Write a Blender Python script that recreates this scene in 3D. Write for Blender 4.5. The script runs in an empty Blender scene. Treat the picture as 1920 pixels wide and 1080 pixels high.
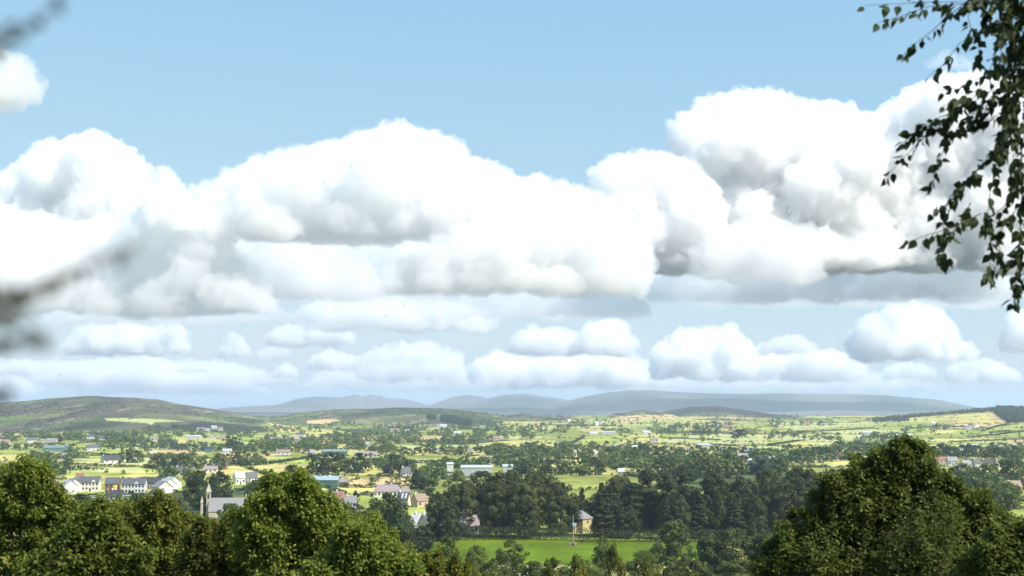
import bpy, bmesh, math, random
import numpy as np
from mathutils import Vector, Matrix
R = math.radians
sc = bpy.context.scene
# ---------------------------------------------------------------- camera, sky, sun
PITCH = R(4.8); CZ = 50.0; F = 1920 * 50 / 36
cd = bpy.data.cameras.new('camera'); cam = bpy.data.objects.new('camera', cd); sc.collection.objects.link(cam); sc.camera = cam
cd.lens = 50; cd.sensor_width = 36; cd.clip_start = 0.05; cd.clip_end = 200000
cd.dof.use_dof = True; cd.dof.focus_distance = 900; cd.dof.aperture_fstop = 4.0
cam.location = (0, 0, CZ); cam.rotation_euler = (R(90) + PITCH, 0, 0)
SE, SA = R(48), R(126)          # sun height; direction clockwise from +Y
w = bpy.data.worlds.new('World'); sc.world = w; w.use_nodes = True
nt = w.node_tree; bg = nt.nodes['Background']; sk = nt.nodes.new('ShaderNodeTexSky'); sk.sky_type = 'NISHITA'; sk.sun_disc = False
sk.sun_elevation = SE; sk.sun_rotation = SA; sk.altitude = 200; sk.air_density = 1.0; sk.dust_density = 1.1; sk.ozone_density = 1.0
tint = nt.nodes.new('ShaderNodeMix'); tint.data_type = 'RGBA'; tint.blend_type = 'MULTIPLY'; tint.inputs[0].default_value = 1
tint.inputs[7].default_value = (1.22, 2.10, 3.52, 1)
sep = nt.nodes.new('ShaderNodeSeparateColor'); com = nt.nodes.new('ShaderNodeCombineColor'); nt.links.new(sk.outputs[0], sep.inputs[0])
for i_, g_ in enumerate((.62, .37, .14)):      # soften the contrast between the zenith and the bright low sky
    pw = nt.nodes.new('ShaderNodeMath'); pw.operation = 'POWER'; pw.inputs[1].default_value = g_; nt.links.new(sep.outputs[i_], pw.inputs[0]); nt.links.new(pw.outputs[0], com.inputs[i_])
nt.links.new(com.outputs[0], tint.inputs[6]); nt.links.new(tint.outputs[2], bg.inputs[0]); bg.inputs[1].default_value = 0.125
sl = bpy.data.lights.new('sun', 'SUN'); sl.energy = 5.0; sl.angle = R(.5); sl.color = (1, .95, .87)
so = bpy.data.objects.new('sun', sl); sc.collection.objects.link(so)
sd = Vector((math.sin(SA) * math.cos(SE), math.cos(SA) * math.cos(SE), math.sin(SE))); so.rotation_euler = sd.to_track_quat('Z', 'Y').to_euler()
vs = sc.view_settings; vs.view_transform = 'Standard'; vs.look = 'None'; vs.exposure = 0.65; vs.gamma = 1; vs.use_curve_mapping = False
cy = sc.cycles; cy.use_denoising = True; cy.max_bounces = 14; cy.volume_bounces = 12; cy.use_adaptive_sampling = True; cy.adaptive_threshold = 0.02; cy.diffuse_bounces = 6; cy.glossy_bounces = 2; cy.transmission_bounces = 6; cy.transparent_max_bounces = 8
# ---------------------------------------------------------------- helpers
def tag(o, label=None, cat=None, group=None, kind=None):
    if label: o['label'] = label
    if cat: o['category'] = cat
    if group: o['group'] = group
    if kind: o['kind'] = kind
    return o
def link(name, me, parent=None):
    o = bpy.data.objects.new(name, me); sc.collection.objects.link(o)
    if parent: o.parent = parent
    return o
def mesh_np(name, V, Fc, mat=None, smooth=False):
    V = np.asarray(V, dtype=np.float32); Fc = np.asarray(Fc, dtype=np.int32); k = Fc.shape[1]
    me = bpy.data.meshes.new(name); me.vertices.add(len(V)); me.vertices.foreach_set('co', V.ravel())
    me.loops.add(Fc.size); me.loops.foreach_set('vertex_index', Fc.ravel())
    me.polygons.add(len(Fc)); me.polygons.foreach_set('loop_start', np.arange(0, Fc.size, k, dtype=np.int32))
    if smooth: me.polygons.foreach_set('use_smooth', np.ones(len(Fc), dtype=bool))
    me.update(calc_edges=True)
    if mat: me.materials.append(mat)
    return me
def ray(px, py):
    x = (px - 960) / F; u = (540 - py) / F
    return Vector((x, math.cos(PITCH) - u * math.sin(PITCH), math.sin(PITCH) + u * math.cos(PITCH)))
def at(px, py, Y):
    r = ray(px, py); return Vector((0, 0, CZ)) + r * (Y / r.y)
def ico(n):
    b = bmesh.new(); bmesh.ops.create_icosphere(b, subdivisions=n, radius=1)
    v = np.array([x.co[:] for x in b.verts]); f = np.array([[q.index for q in p.verts] for p in b.faces]); b.free(); return v, f
IV, IF = ico(2); IV1, IF1 = ico(1)
# ---------------------------------------------------------------- the lie of the land
def vnoise(x, y, seed=0):
    xi = np.floor(x).astype(np.int64); yi = np.floor(y).astype(np.int64); fx = x - xi; fy = y - yi
    fx = fx * fx * (3 - 2 * fx); fy = fy * fy * (3 - 2 * fy)
    def h(a, b):
        n = (a * 374761393 + b * 668265263 + seed * 144269504) & 0xffffffff
        n = ((n ^ (n >> 13)) * 1274126177) & 0xffffffff
        return ((n ^ (n >> 16)) & 0xffff) / 65535.0
    return (h(xi, yi) * (1 - fx) + h(xi + 1, yi) * fx) * (1 - fy) + (h(xi, yi + 1) * (1 - fx) + h(xi + 1, yi + 1) * fx) * fy
def fbm(x, y, oct=4, seed=0):
    s = 0; a = .5; t = 0
    for i in range(oct): s = s + a * vnoise(x * 2 ** i, y * 2 ** i, seed + i); t += a; a *= .5
    return s / t
def sstep(a, b, x):
    t = np.clip((x - a) / (b - a), 0, 1); return t * t * (3 - 2 * t)
BD = [0, 4, 12, 30, 60, 120, 200, 320, 420, 2000, 2600, 3200, 4000, 5000, 6000, 8500, 20000, 40000]
BZ = [48.3, 47.6, 45, 39.5, 33, 27, 18, 6, 0, 0, 3, 9, 15, 19, 16, 0, 0, 0]
# ridges: foot distance, crest distance, back distance, roughness, crest line as (bearing, height on the skyline)
HILLS = [
 (2500, 3900, 6500, 7, [(-400,770),(-60,760),(0,757),(60,752),(100,747),(140,745),(180,743),(215,746),(260,747),(300,750),(330,757),(400,768),(460,779),(520,786),(600,800)]),
 (2900, 4500, 7000, 6, [(470,795),(500,785),(560,776),(600,771),(640,768),(700,767),(750,765),(800,766),(850,768),(900,775),(950,783),(990,795)]),
 (3600, 5000, 6500, 5, [(900,795),(930,784),(980,775),(1010,779),(1050,786),(1080,795)]),
 (3600, 4700, 6500, 5, [(1100,792),(1150,777),(1200,769),(1240,774),(1290,786)]),
 (4000, 5300, 7000, 6, [(1200,790),(1240,773),(1290,764),(1340,762),(1390,769),(1440,777),(1500,782),(1550,792)]),
 (1900, 4300, 7000, 3, [(1480,800),(1560,790),(1630,788),(1700,779),(1760,775),(1830,768),(1870,766),(1920,768),(2000,762),(2300,758)]),
 (8000, 10500, 13000, 25, [(300,775),(400,769),(440,766),(520,763),(560,765),(640,768),(760,770),(850,768),(900,765),(960,768),(1100,776),(1450,774),(1540,771),(1580,769),(1640,773),(1720,782)]),
 (11500, 16500, 21000, 60, [(380,775),(430,768),(520,763),(560,750),(600,745),(640,747),(672,741),(684,744),(696,740),(706,743),(715,741),(728,747),(760,748),(790,755),(815,762),(850,775)]),
 (11000, 15500, 20000, 50, [(790,770),(820,757),(850,745),(880,740),(905,744),(935,752),(990,765)]),
 (10500, 14500, 19000, 50, [(860,768),(900,751),(940,742),(985,739),(1020,745),(1060,751),(1100,765)]),
 (9500, 13500, 18000, 55, [(1020,768),(1080,750),(1130,738),(1180,732),(1225,732),(1300,737),(1400,740),(1500,741),(1600,740),(1650,740),(1700,745),(1760,752),(1820,765),(1860,777)]),
]
def height(X, Y):
    X = np.asarray(X, float); Y = np.asarray(Y, float)
    D = np.hypot(X * .6, Y); Yp = np.maximum(Y, 1.0); px = 960 + F * X / Yp * math.cos(PITCH)
    back = (Y < 1)
    z = np.interp(D, BD, BZ)
    z = np.where(back, 48.3 + np.minimum(-Y, 300) * .08 - np.abs(X) * .03, z)
    for (f, c, b, ro, pts) in HILLS:
        cy_ = np.interp(px, [p[0] for p in pts], [p[1] for p in pts])
        edge = sstep(pts[0][0] - 60, pts[0][0], px) * (1 - sstep(pts[-1][0], pts[-1][0] + 60, px))
        zc = CZ - (cy_ - 765) / F * c
        zf = np.interp(f, BD, BZ)
        t = np.clip((Y - f) / (c - f), 0, 1); up = t ** 1.15 * .55 + sstep(0, 1, t) * .45
        dn = 1 - sstep(c, b, Y)
        hz = zf + (zc - zf) * up
        sc_ = c / 4000.0
        n = (fbm(X / (260 * sc_), Y / (420 * sc_), 5, int(c)) - .5) * 2 * ro * np.minimum(t * 2.2, 1) * (1 - .55 * np.clip(t * 1.02, 0, 1) ** 6)
        hz = (hz + n) * dn - 60 * (1 - dn)
        hz = np.where(back | (Y < f), -1e4, hz * edge + (1 - edge) * -80)
        z = np.maximum(z, hz)
    return z
# field colours (grass, stubble, rough pasture) as polygons read off the photograph
GR, GB, GP, YG, ST, SP, RG, HE = (.22,.245,.060), (.27,.31,.070), (.36,.37,.15), (.42,.38,.125), (.44,.33,.16), (.48,.40,.26), (.060,.078,.026), (.055,.046,.034)
FIELDS = [
 ((.085,.130,.008), [(790,1008),(1330,1012),(1340,1052),(1200,1060),(790,1060)]),
 (RG, [(700,1003),(1700,1000),(1700,1008),(700,1009)]),
 (GP, [(0,832),(130,832),(150,840),(0,842)]), (GB, [(0,843),(46,843),(46,850),(0,850)]), (ST, [(85,845),(118,844),(118,847),(85,848)]),
 (GB, [(120,851),(150,843),(200,840),(275,847),(276,852),(120,853)]), (GB, [(160,855),(215,854),(240,858),(165,859)]), (GP, [(200,838),(262,839),(272,846),(215,843)]),
 (YG, [(155,869),(250,868),(262,874),(155,873)]), (GP, [(112,878),(300,876),(330,884),(112,884)]), (GB, [(112,885),(250,887),(235,893),(112,893)]), (GB, [(260,876),(360,882),(340,888),(280,890)]),
 (YG, [(268,826),(340,824),(365,832),(290,834)]), (GB, [(358,831),(410,827),(420,829),(380,837),(360,836)]), (GP, [(430,829),(475,830),(470,835),(405,834)]),
 (ST, [(292,843),(384,846),(384,852),(300,850)]), (ST, [(415,850),(500,852),(500,862),(412,860)]), (SP, [(278,843),(292,843),(300,850),(280,850)]),
 (YG, [(478,828),(560,826),(570,833),(478,836)]), (ST, [(480,851),(520,851),(512,860),(480,862)]), (GB, [(480,863),(520,858),(560,854),(640,855),(735,858),(735,862),(640,870),(500,871)]), (ST, [(490,872),(575,872),(570,876),(490,877)]),
 (ST, [(500,792),(550,800),(570,806),(520,803)]), (YG, [(500,803),(620,808),(640,815),(540,812)]),
 (GP, [(640,866),(880,858),(960,866),(1040,870),(1040,874),(760,874),(640,872)]), (GB, [(800,862),(875,862),(870,868),(810,867)]), (YG, [(605,890),(670,890),(670,897),(605,897)]),
 (ST, [(635,902),(720,892),(765,893),(765,912),(640,910)]), (YG, [(600,914),(706,914),(700,928),(605,926)]), (GB, [(765,930),(800,930),(810,960),(765,960)]), (GB, [(805,917),(830,917),(830,928),(805,928)]),
 (GR, [(640,935),(660,935),(660,948),(640,948)]),
 (YG, [(895,832),(960,826),(1040,826),(1050,832),(1000,842),(940,842)]), (GP, [(1030,833),(1072,832),(1072,838),(1035,840)]), (GB, [(1055,800),(1075,800),(1075,806),(1055,806)]),
 (GB, [(1078,835),(1100,819),(1200,814),(1330,812),(1330,820),(1180,834),(1090,838)]), (YG, [(1180,815),(1240,815),(1240,834),(1160,833)]), (GP, [(1245,820),(1350,813),(1600,825),(1600,836),(1350,842),(1250,838)]), (YG, [(1210,835),(1300,832),(1330,848),(1210,843)]), (GB, [(1300,843),(1335,840),(1325,855),(1290,850)]),
 (GB, [(1370,845),(1425,843),(1425,850),(1390,850)]), (GP, [(1360,828),(1460,829),(1500,822),(1600,815),(1600,826),(1440,836),(1360,834)]),
 (GR, [(1310,798),(1340,797),(1340,801),(1310,802)]), (GB, [(1380,796),(1410,795),(1450,800),(1440,808),(1380,806)]), (YG, [(1140,785),(1200,780),(1260,782),(1270,786),(1180,790)]), (ST, [(1150,779),(1190,778),(1260,777),(1275,783),(1200,785),(1160,788)]), (ST, [(1160,787),(1195,785),(1195,793),(1162,794)]),
 (ST, [(1090,805),(1130,806),(1150,810),(1095,810)]), (GR, [(1195,798),(1250,801),(1240,808),(1190,806)]),
 (GB, [(1550,784),(1600,788),(1590,792),(1550,792)]), (GP, [(1460,795),(1600,793),(1660,796),(1600,800),(1500,806),(1460,802)]), (GB, [(1505,806),(1640,799),(1670,803),(1520,812)]), (GB, [(1650,799),(1720,797),(1720,806),(1660,806)]),
 (GP, [(1470,815),(1600,806),(1700,806),(1640,816),(1560,820),(1475,819)]), (GB, [(1440,824),(1485,826),(1450,835),(1440,835)]), (YG, [(1456,834),(1500,828),(1535,833),(1500,840)]), (YG, [(1480,865),(1590,865),(1700,866),(1700,872),(1480,871)]),
 (YG, [(1690,785),(1760,778),(1800,777),(1780,790),(1680,792)]), (YG, [(1780,777),(1862,773),(1885,793),(1800,792),(1775,788)]), (ST, [(1848,774),(1862,773),(1886,793),(1870,794)]), (ST, [(1790,795),(1885,793),(1870,800),(1815,805),(1795,802)]), (GB, [(1868,800),(1920,794),(1920,805),(1860,806)]),
 (GB, [(1815,812),(1850,806),(1895,806),(1890,812),(1840,820),(1820,816)]), (YG, [(1732,812),(1770,805),(1800,806),(1775,815),(1732,816)]), (GR, [(1850,818),(1920,810),(1920,822),(1870,824)]), (GB, [(1680,800),(1745,799),(1745,808),(1690,812)]), (YG, [(1730,822),(1850,824),(1840,828),(1740,828)]), (GB, [(1780,830),(1830,828),(1830,834),(1790,836)]), (GB, [(1840,832),(1870,829),(1900,832),(1860,836)]), (ST, [(1890,830),(1920,828),(1920,834),(1895,834)]),
 (YG, [(1715,837),(1765,838),(1765,842),(1720,843)]), (YG, [(1805,864),(1880,865),(1920,870),(1920,876),(1880,876),(1810,872)]), (GB, [(1885,847),(1912,847),(1912,852),(1885,852)]),
 (GR, [(1855,893),(1880,893),(1920,900),(1920,905),(1860,900)]),
 (RG, [(170,783),(260,783),(300,786),(270,790),(180,788)]), (GP, [(195,784),(295,785),(345,790),(290,792),(288,798),(275,793),(200,789)]),
 (ST, [(575,789),(615,785),(640,788),(610,795),(575,794)]), (GR, [(325,807),(420,812),(480,808),(480,812),(400,817),(325,813)]),
]
def inpoly(px, py, poly):
    r = np.zeros(px.shape, bool); n = len(poly)
    for i in range(n):
        x1, y1 = poly[i]; x2, y2 = poly[(i + 1) % n]
        c = ((y1 > py) != (y2 > py)) & (px < (x2 - x1) * (py - y1) / (y2 - y1 + 1e-9) + x1); r ^= c
    return r
def cells(X, Y, sx=130., sy=210., seed=5):
    a = .3; x = (X * math.cos(a) + Y * math.sin(a)) / sx; y = (-X * math.sin(a) + Y * math.cos(a)) / sy
    xi = np.floor(x); yi = np.floor(y); b1 = np.full(X.shape, 9.); b2 = b1.copy(); idc = np.zeros(X.shape)
    for i in (-1, 0, 1):
        for j in (-1, 0, 1):
            cx = xi + i; cy_ = yi + j
            hx = vnoise(cx + .0, cy_ + .0, seed); hy = vnoise(cx + .0, cy_ + .0, seed + 9)
            dd = np.maximum(np.abs(cx + .2 + .6 * hx - x), np.abs(cy_ + .2 + .6 * hy - y)); idn = vnoise(cx, cy_, seed + 21)
            m = dd < b1; b2 = np.where(m, b1, np.minimum(b2, dd)); idc = np.where(m, idn, idc); b1 = np.where(m, dd, b1)
    return idc, b2 - b1
ang = np.concatenate([np.linspace(-math.pi, -.6, 40)[:-1], np.linspace(-.6, -.40, 30)[:-1], np.linspace(-.40, .40, 1100), np.linspace(.40, .6, 30)[1:], np.linspace(.6, math.pi, 40)[1:]])
rad = np.concatenate([np.geomspace(.6, 400, 70), np.geomspace(400, 2600, 200)[1:], np.linspace(2600, 5600, 190)[1:], np.geomspace(5600, 21000, 110)[1:]])
A_, R_ = np.meshgrid(ang, rad); GX = R_ * np.sin(A_); GY = R_ * np.cos(A_); GZ = height(GX, GY)
PX = 960 + F * GX / np.maximum(GY, 1); zz = (GZ - CZ) / np.maximum(GY, 1)
PY = 540 - F * np.tan(np.arctan(zz) - PITCH); PX = 960 + (PX - 960) / (math.cos(PITCH) + zz * math.sin(PITCH))
def zat(x, y):
    """height of the land as meshed"""
    a = math.atan2(x, y); r = math.hypot(x, y); i = min(max(int(np.searchsorted(ang, a)) - 1, 0), len(ang) - 2); j = min(max(int(np.searchsorted(rad, r)) - 1, 0), len(rad) - 2)
    s = (a - ang[i]) / (ang[i + 1] - ang[i]); t = min(max((r - rad[j]) / (rad[j + 1] - rad[j]), 0), 1)
    return float((GZ[j, i] * (1 - s) + GZ[j, i + 1] * s) * (1 - t) + (GZ[j + 1, i] * (1 - s) + GZ[j + 1, i + 1] * s) * t)
JN = int(np.searchsorted(rad, 15)); JF = int(np.searchsorted(rad, 6800))
def ground(px, py):
    """the point of the land seen at a picture position of the photograph"""
    i = int(np.clip(np.searchsorted(ang, math.atan2(ray(px, py).x, ray(px, py).y)), 1, len(ang) - 1)); col = PY[JN:JF, i]; k = np.nonzero(col <= py)[0]
    j = (k[0] if len(k) else int(np.argmin(col))) + JN; t = 0 if j == JN or not len(k) else float(np.clip((py - PY[j, i]) / (PY[j - 1, i] - PY[j, i] + 1e-9), 0, 1)); r = rad[j] * (1 - t) + rad[j - 1] * t
    a = math.atan2(ray(px, py).x, ray(px, py).y); X = r * math.sin(a); Y = r * math.cos(a); return X, Y, zat(X, Y)
idc, edg = cells(GX, GY)
pal = np.array([GR, GB, GP, GR, YG, GB, RG, GP, GR, YG, GR, ST]); Cc = pal[np.minimum((idc * 12).astype(int), 11)] * .92
hill = np.clip(fbm(GX / 160, GY / 420, 5, 77) * 4 - 1.5, 0, 1)[..., None]
rough = np.array(RG) * (1 - hill) + np.array(HE) * hill
rk = np.clip((fbm(GX / 45, GY / 140, 5, 31) - .57) * 8, 0, 1)[..., None]; rough = rough * (1 - rk * .5) + np.array((.20, .18, .11)) * rk * .5
def hillmask(x0, x1, D0, D1): return sstep(x0 - 25, x0 + 25, PX) * (1 - sstep(x1 - 25, x1 + 25, PX)) * sstep(D0, D0 + 250, GY) * (GY < D1)
hm = np.maximum.reduce([hillmask(-900, 500, 2500, 7000), hillmask(500, 930, 3000, 7000), hillmask(930, 1070, 3800, 7000), hillmask(1150, 1250, 4200, 7000), hillmask(1245, 1500, 4250, 7000)])
hm = np.clip(hm * 1.4 - (fbm(GX / 350, GY / 350, 3, 8) > .66) * .7, 0, 1)[..., None]
gully = np.clip((fbm(GX / 90, GY / 700, 5, 19) - .5) * 3, -.4, .45)[..., None]; Cc = Cc * (1 - hm) + rough * (1 + gully) * hm
for col, poly in FIELDS: Cc[inpoly(PX, PY, poly) & (GY > 300)] = col
dark = hillmask(1245, 1500, 4500, 7000)[..., None]; Cc = Cc * (1 - dark) + np.array((.055, .045, .045)) * (.7 + .6 * rk) * dark
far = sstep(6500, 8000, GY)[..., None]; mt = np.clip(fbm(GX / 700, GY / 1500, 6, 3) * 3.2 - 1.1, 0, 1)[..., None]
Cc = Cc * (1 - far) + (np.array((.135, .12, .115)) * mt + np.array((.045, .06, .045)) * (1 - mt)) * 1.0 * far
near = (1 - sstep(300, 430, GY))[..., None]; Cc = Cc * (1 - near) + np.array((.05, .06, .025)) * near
mott = fbm(GX / 14, GY / 26, 4, 55); mw = (GY < 1400)[..., None] * 1.0; Cc = Cc * (1 + mw * ((mott - .5) * 1.3)[..., None]) + mw * (np.clip(fbm(GX / 40, GY / 45, 3, 91) - .55, 0, 1) * .35)[..., None] * np.array((1.0, .75, .12))
hedge = ((edg < np.clip(5 / 130 + GY * 0, .02, .06)) & (GY > 600) & (GY < 6500))[..., None] * (1 - hm); Cc = Cc * (1 - hedge * .75) + np.array((.03, .05, .018)) * hedge * .75
def pmat(name, base=(.5, .5, .5), rough=.8, attr=None, noise=0, scale=5, spec=.3, bump=0, metal=0):
    m = bpy.data.materials.new(name); m.use_nodes = True; n = m.node_tree; p = n.nodes['Principled BSDF']; p.inputs['Roughness'].default_value = rough; p.inputs['Specular IOR Level'].default_value = spec; p.inputs['Metallic'].default_value = metal
    src = None
    if attr: a = n.nodes.new('ShaderNodeAttribute'); a.attribute_name = attr; src = a.outputs['Color']
    if noise or bump:
        g = n.nodes.new('ShaderNodeNewGeometry'); t = n.nodes.new('ShaderNodeTexNoise'); t.inputs['Scale'].default_value = scale; t.inputs['Detail'].default_value = 6; n.links.new(g.outputs['Position'], t.inputs['Vector'])
    if noise:
        r = n.nodes.new('ShaderNodeMapRange'); r.inputs[1].default_value = .3; r.inputs[2].default_value = .7; r.inputs[3].default_value = 1 - noise; r.inputs[4].default_value = 1 + noise; n.links.new(t.outputs[0], r.inputs[0])
        x = n.nodes.new('ShaderNodeMix'); x.data_type = 'RGBA'; x.blend_type = 'MULTIPLY'; x.inputs[0].default_value = 1; x.inputs[6].default_value = (*base, 1)
        if src: n.links.new(src, x.inputs[6])
        n.links.new(r.outputs[0], x.inputs[7]); src = x.outputs[2]
    if src: n.links.new(src, p.inputs['Base Color'])
    else: p.inputs['Base Color'].default_value = (*base, 1)
    if bump: b = n.nodes.new('ShaderNodeBump'); b.inputs['Strength'].default_value = bump; n.links.new(t.outputs[0], b.inputs['Height']); n.links.new(b.outputs[0], p.inputs['Normal'])
    return m
land = pmat('grassland', attr='soil', rough=1, noise=.28, scale=.02, spec=.05)
_n = land.node_tree; _p = _n.nodes['Principled BSDF']; _src = _p.inputs['Base Color'].links[0].from_socket; _g = _n.nodes.new('ShaderNodeNewGeometry'); _t = _n.nodes.new('ShaderNodeTexNoise'); _t.inputs['Scale'].default_value = .35; _t.inputs['Detail'].default_value = 8; _t.inputs['Roughness'].default_value = .7
_n.links.new(_g.outputs['Position'], _t.inputs['Vector']); _r = _n.nodes.new('ShaderNodeMapRange'); _r.inputs[1].default_value = .3; _r.inputs[2].default_value = .7; _r.inputs[3].default_value = .68; _r.inputs[4].default_value = 1.32; _n.links.new(_t.outputs[0], _r.inputs[0])
_x = _n.nodes.new('ShaderNodeMix'); _x.data_type = 'RGBA'; _x.blend_type = 'MULTIPLY'; _x.inputs[0].default_value = 1; _n.links.new(_src, _x.inputs[6]); _n.links.new(_r.outputs[0], _x.inputs[7]); _n.links.new(_x.outputs[2], _p.inputs['Base Color'])
def patch(name, i0, i1, full=True):
    nc = len(ang); rows = i1 - i0 + 1
    V = np.stack([GX[i0:i1 + 1], GY[i0:i1 + 1], GZ[i0:i1 + 1]], -1).reshape(-1, 3); q = np.arange((rows - 1) * (nc - 1)); r = q // (nc - 1); c = q % (nc - 1); a = r * nc + c
    me = mesh_np(name, V, np.stack([a, a + nc, a + nc + 1, a + 1], -1)[:, ::-1], land, True)
    ca = me.color_attributes.new('soil', 'FLOAT_COLOR', 'POINT'); cc = np.ones((len(V), 4), np.float32); cc[:, :3] = Cc[i0:i1 + 1].reshape(-1, 3); ca.data.foreach_set('color', cc.ravel())
    return tag(link(name, me), kind='structure')
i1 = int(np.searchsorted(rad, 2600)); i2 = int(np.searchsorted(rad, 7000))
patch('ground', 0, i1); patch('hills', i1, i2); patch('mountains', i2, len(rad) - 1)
# ---------------------------------------------------------------- foliage and bark
def leafmat(name, c1, c2, c3, trans=.35, warm=(.30, .16, .03), warmth=0.0):
    """leaf colour varies from leaf to leaf (attribute 'tone') and a little from tree to tree"""
    m = bpy.data.materials.new(name); m.use_nodes = True; n = m.node_tree; n.nodes.clear(); L = n.links
    out = n.nodes.new('ShaderNodeOutputMaterial'); a = n.nodes.new('ShaderNodeAttribute'); a.attribute_name = 'tone'
    rp = n.nodes.new('ShaderNodeValToRGB'); e = rp.color_ramp.elements; e[0].color = (*c1, 1); e[0].position = .05; e[1].color = (*c3, 1); e[1].position = .92
    k = e.new(.5); k.color = (*c2, 1)
    if warmth: k = e.new(1.0); k.color = (*warm, 1); e[-2].position = 1 - warmth
    L.new(a.outputs['Fac'], rp.inputs[0])
    oi = n.nodes.new('ShaderNodeObjectInfo'); mr = n.nodes.new('ShaderNodeMapRange'); mr.inputs[3].default_value = .78; mr.inputs[4].default_value = 1.25; L.new(oi.outputs['Random'], mr.inputs[0])
    mx = n.nodes.new('ShaderNodeMix'); mx.data_type = 'RGBA'; mx.blend_type = 'MULTIPLY'; mx.inputs[0].default_value = 1; L.new(rp.outputs[0], mx.inputs[6]); L.new(mr.outputs[0], mx.inputs[7])
    d = n.nodes.new('ShaderNodeBsdfPrincipled'); d.inputs['Roughness'].default_value = .6; d.inputs['Specular IOR Level'].default_value = .25; L.new(mx.outputs[2], d.inputs['Base Color'])
    t = n.nodes.new('ShaderNodeBsdfTranslucent'); L.new(mx.outputs[2], t.inputs[0]); s = n.nodes.new('ShaderNodeMixShader'); s.inputs[0].default_value = trans
    L.new(d.outputs[0], s.inputs[1]); L.new(t.outputs[0], s.inputs[2]); L.new(s.outputs[0], out.inputs[0]); return m
M = dict(
 dark=leafmat('dark_broadleaf', (.018,.034,.009), (.036,.058,.014), (.070,.090,.020), .25),
 beech=leafmat('beech_leaf', (.024,.042,.010), (.050,.066,.014), (.105,.100,.024), .2),
 mid=leafmat('broadleaf', (.032,.056,.012), (.066,.100,.020), (.125,.155,.036), .3),
 light=leafmat('light_broadleaf', (.060,.088,.020), (.115,.150,.034), (.19,.21,.055), .3),
 ash=leafmat('hedgerow_leaf', (.055,.082,.014), (.115,.150,.025), (.20,.225,.042), .5),
 gold=leafmat('turning_leaf', (.058,.078,.013), (.125,.150,.022), (.24,.23,.033), .5, (.45,.24,.03), .05),
 conifer=leafmat('conifer_needle', (.016,.026,.007), (.028,.042,.011), (.050,.062,.016), .1),
 farmid=leafmat('far_broadleaf', (.046,.072,.016), (.086,.122,.028), (.15,.18,.045), .3),
 fresh=leafmat('fresh_leaf', (.080,.120,.016), (.155,.205,.028), (.26,.28,.05), .5),
 blue=leafmat('grey_green_leaf', (.03,.055,.04), (.06,.09,.06), (.10,.13,.085), .2),
 bark=pmat('bark', (.10,.085,.065), .9, noise=.35, scale=6), hedge=leafmat('hedge_leaf', (.018,.035,.010), (.038,.062,.016), (.07,.09,.025), .2))
def unit(v): return v / np.maximum(np.linalg.norm(v, axis=-1, keepdims=True), 1e-9)
def leaves(P, N, size, rg, aspect=1.0):
    """one small folded leaf-like quad per point, facing roughly along N"""
    n = len(P); N = unit(N); a = unit(np.cross(N, rg.normal(size=(n, 3)))); b = np.cross(N, a); s = (size * rg.uniform(.65, 1.25, n))[:, None]
    V = np.stack([P - a * s * .5, P + b * s * .32 * aspect, P + a * s * .5 - N * s * .12, P - b * s * .32 * aspect], 1).reshape(-1, 3)
    return V, np.arange(n * 4).reshape(-1, 4)
def tube(pts, rads, seg=6):
    V = []; Fc = []; pts = [np.array(p, float) for p in pts]
    for i, p in enumerate(pts):
        d = unit(pts[min(i + 1, len(pts) - 1)] - pts[max(i - 1, 0)]); a = unit(np.cross(d, [.31, .95, .1] if abs(d[2]) > .5 else [0, 0, 1.])); b = np.cross(d, a)
        for s in range(seg): t = 2 * math.pi * s / seg; V.append(p + (a * math.cos(t) + b * math.sin(t)) * rads[i])
    for i in range(len(pts) - 1):
        for s in range(seg): Fc.append((i * seg + s, i * seg + (s + 1) % seg, (i + 1) * seg + (s + 1) % seg, (i + 1) * seg + s))
    return np.array(V), np.array(Fc)
def join(parts):
    V = []; Fc = []; n = 0
    for v, f in parts: V.append(v); Fc.append(f + n); n += len(v)
    return np.concatenate(V), np.concatenate(Fc)
def toned(name, V, Fc, tone, mat):
    me = mesh_np(name, V, Fc, mat); at_ = me.attributes.new('tone', 'FLOAT', 'FACE'); at_.data.foreach_set('value', np.asarray(tone, np.float32)); return me
def envelope(shape, t, rg):
    """crown radius (fraction) at height fraction t"""
    if shape == 'round': return np.sqrt(np.clip(1 - (2 * t - 1) ** 2, 0, 1)) ** .85
    if shape == 'dome': return np.where(t < .35, .72 + .28 * (t / .35), np.sqrt(np.clip(1 - ((t - .35) / .65) ** 2.2, 0, 1)))
    if shape == 'cone': return np.clip((1 - t) ** .6 * (.95 + .05 * np.cos(t * 55)) * np.minimum(1, t * 9 + .5), 0.03, 1)
    if shape == 'pine': return np.clip(np.where(t < .6, .72, np.sqrt(np.clip(1 - ((t - .55) / .47) ** 2, 0, 1))) * (.9 + .1 * np.cos(t * 23)), 0.03, 1)
    if shape == 'tall': return np.clip(np.sin(math.pi * np.clip(t * .93 + .05, 0, 1)) ** .6, 0, 1)
    if shape == 'pyramid': return np.clip((1 - t) ** .62 * np.minimum(1, t * 4 + .55), 0.02, 1)
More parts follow.
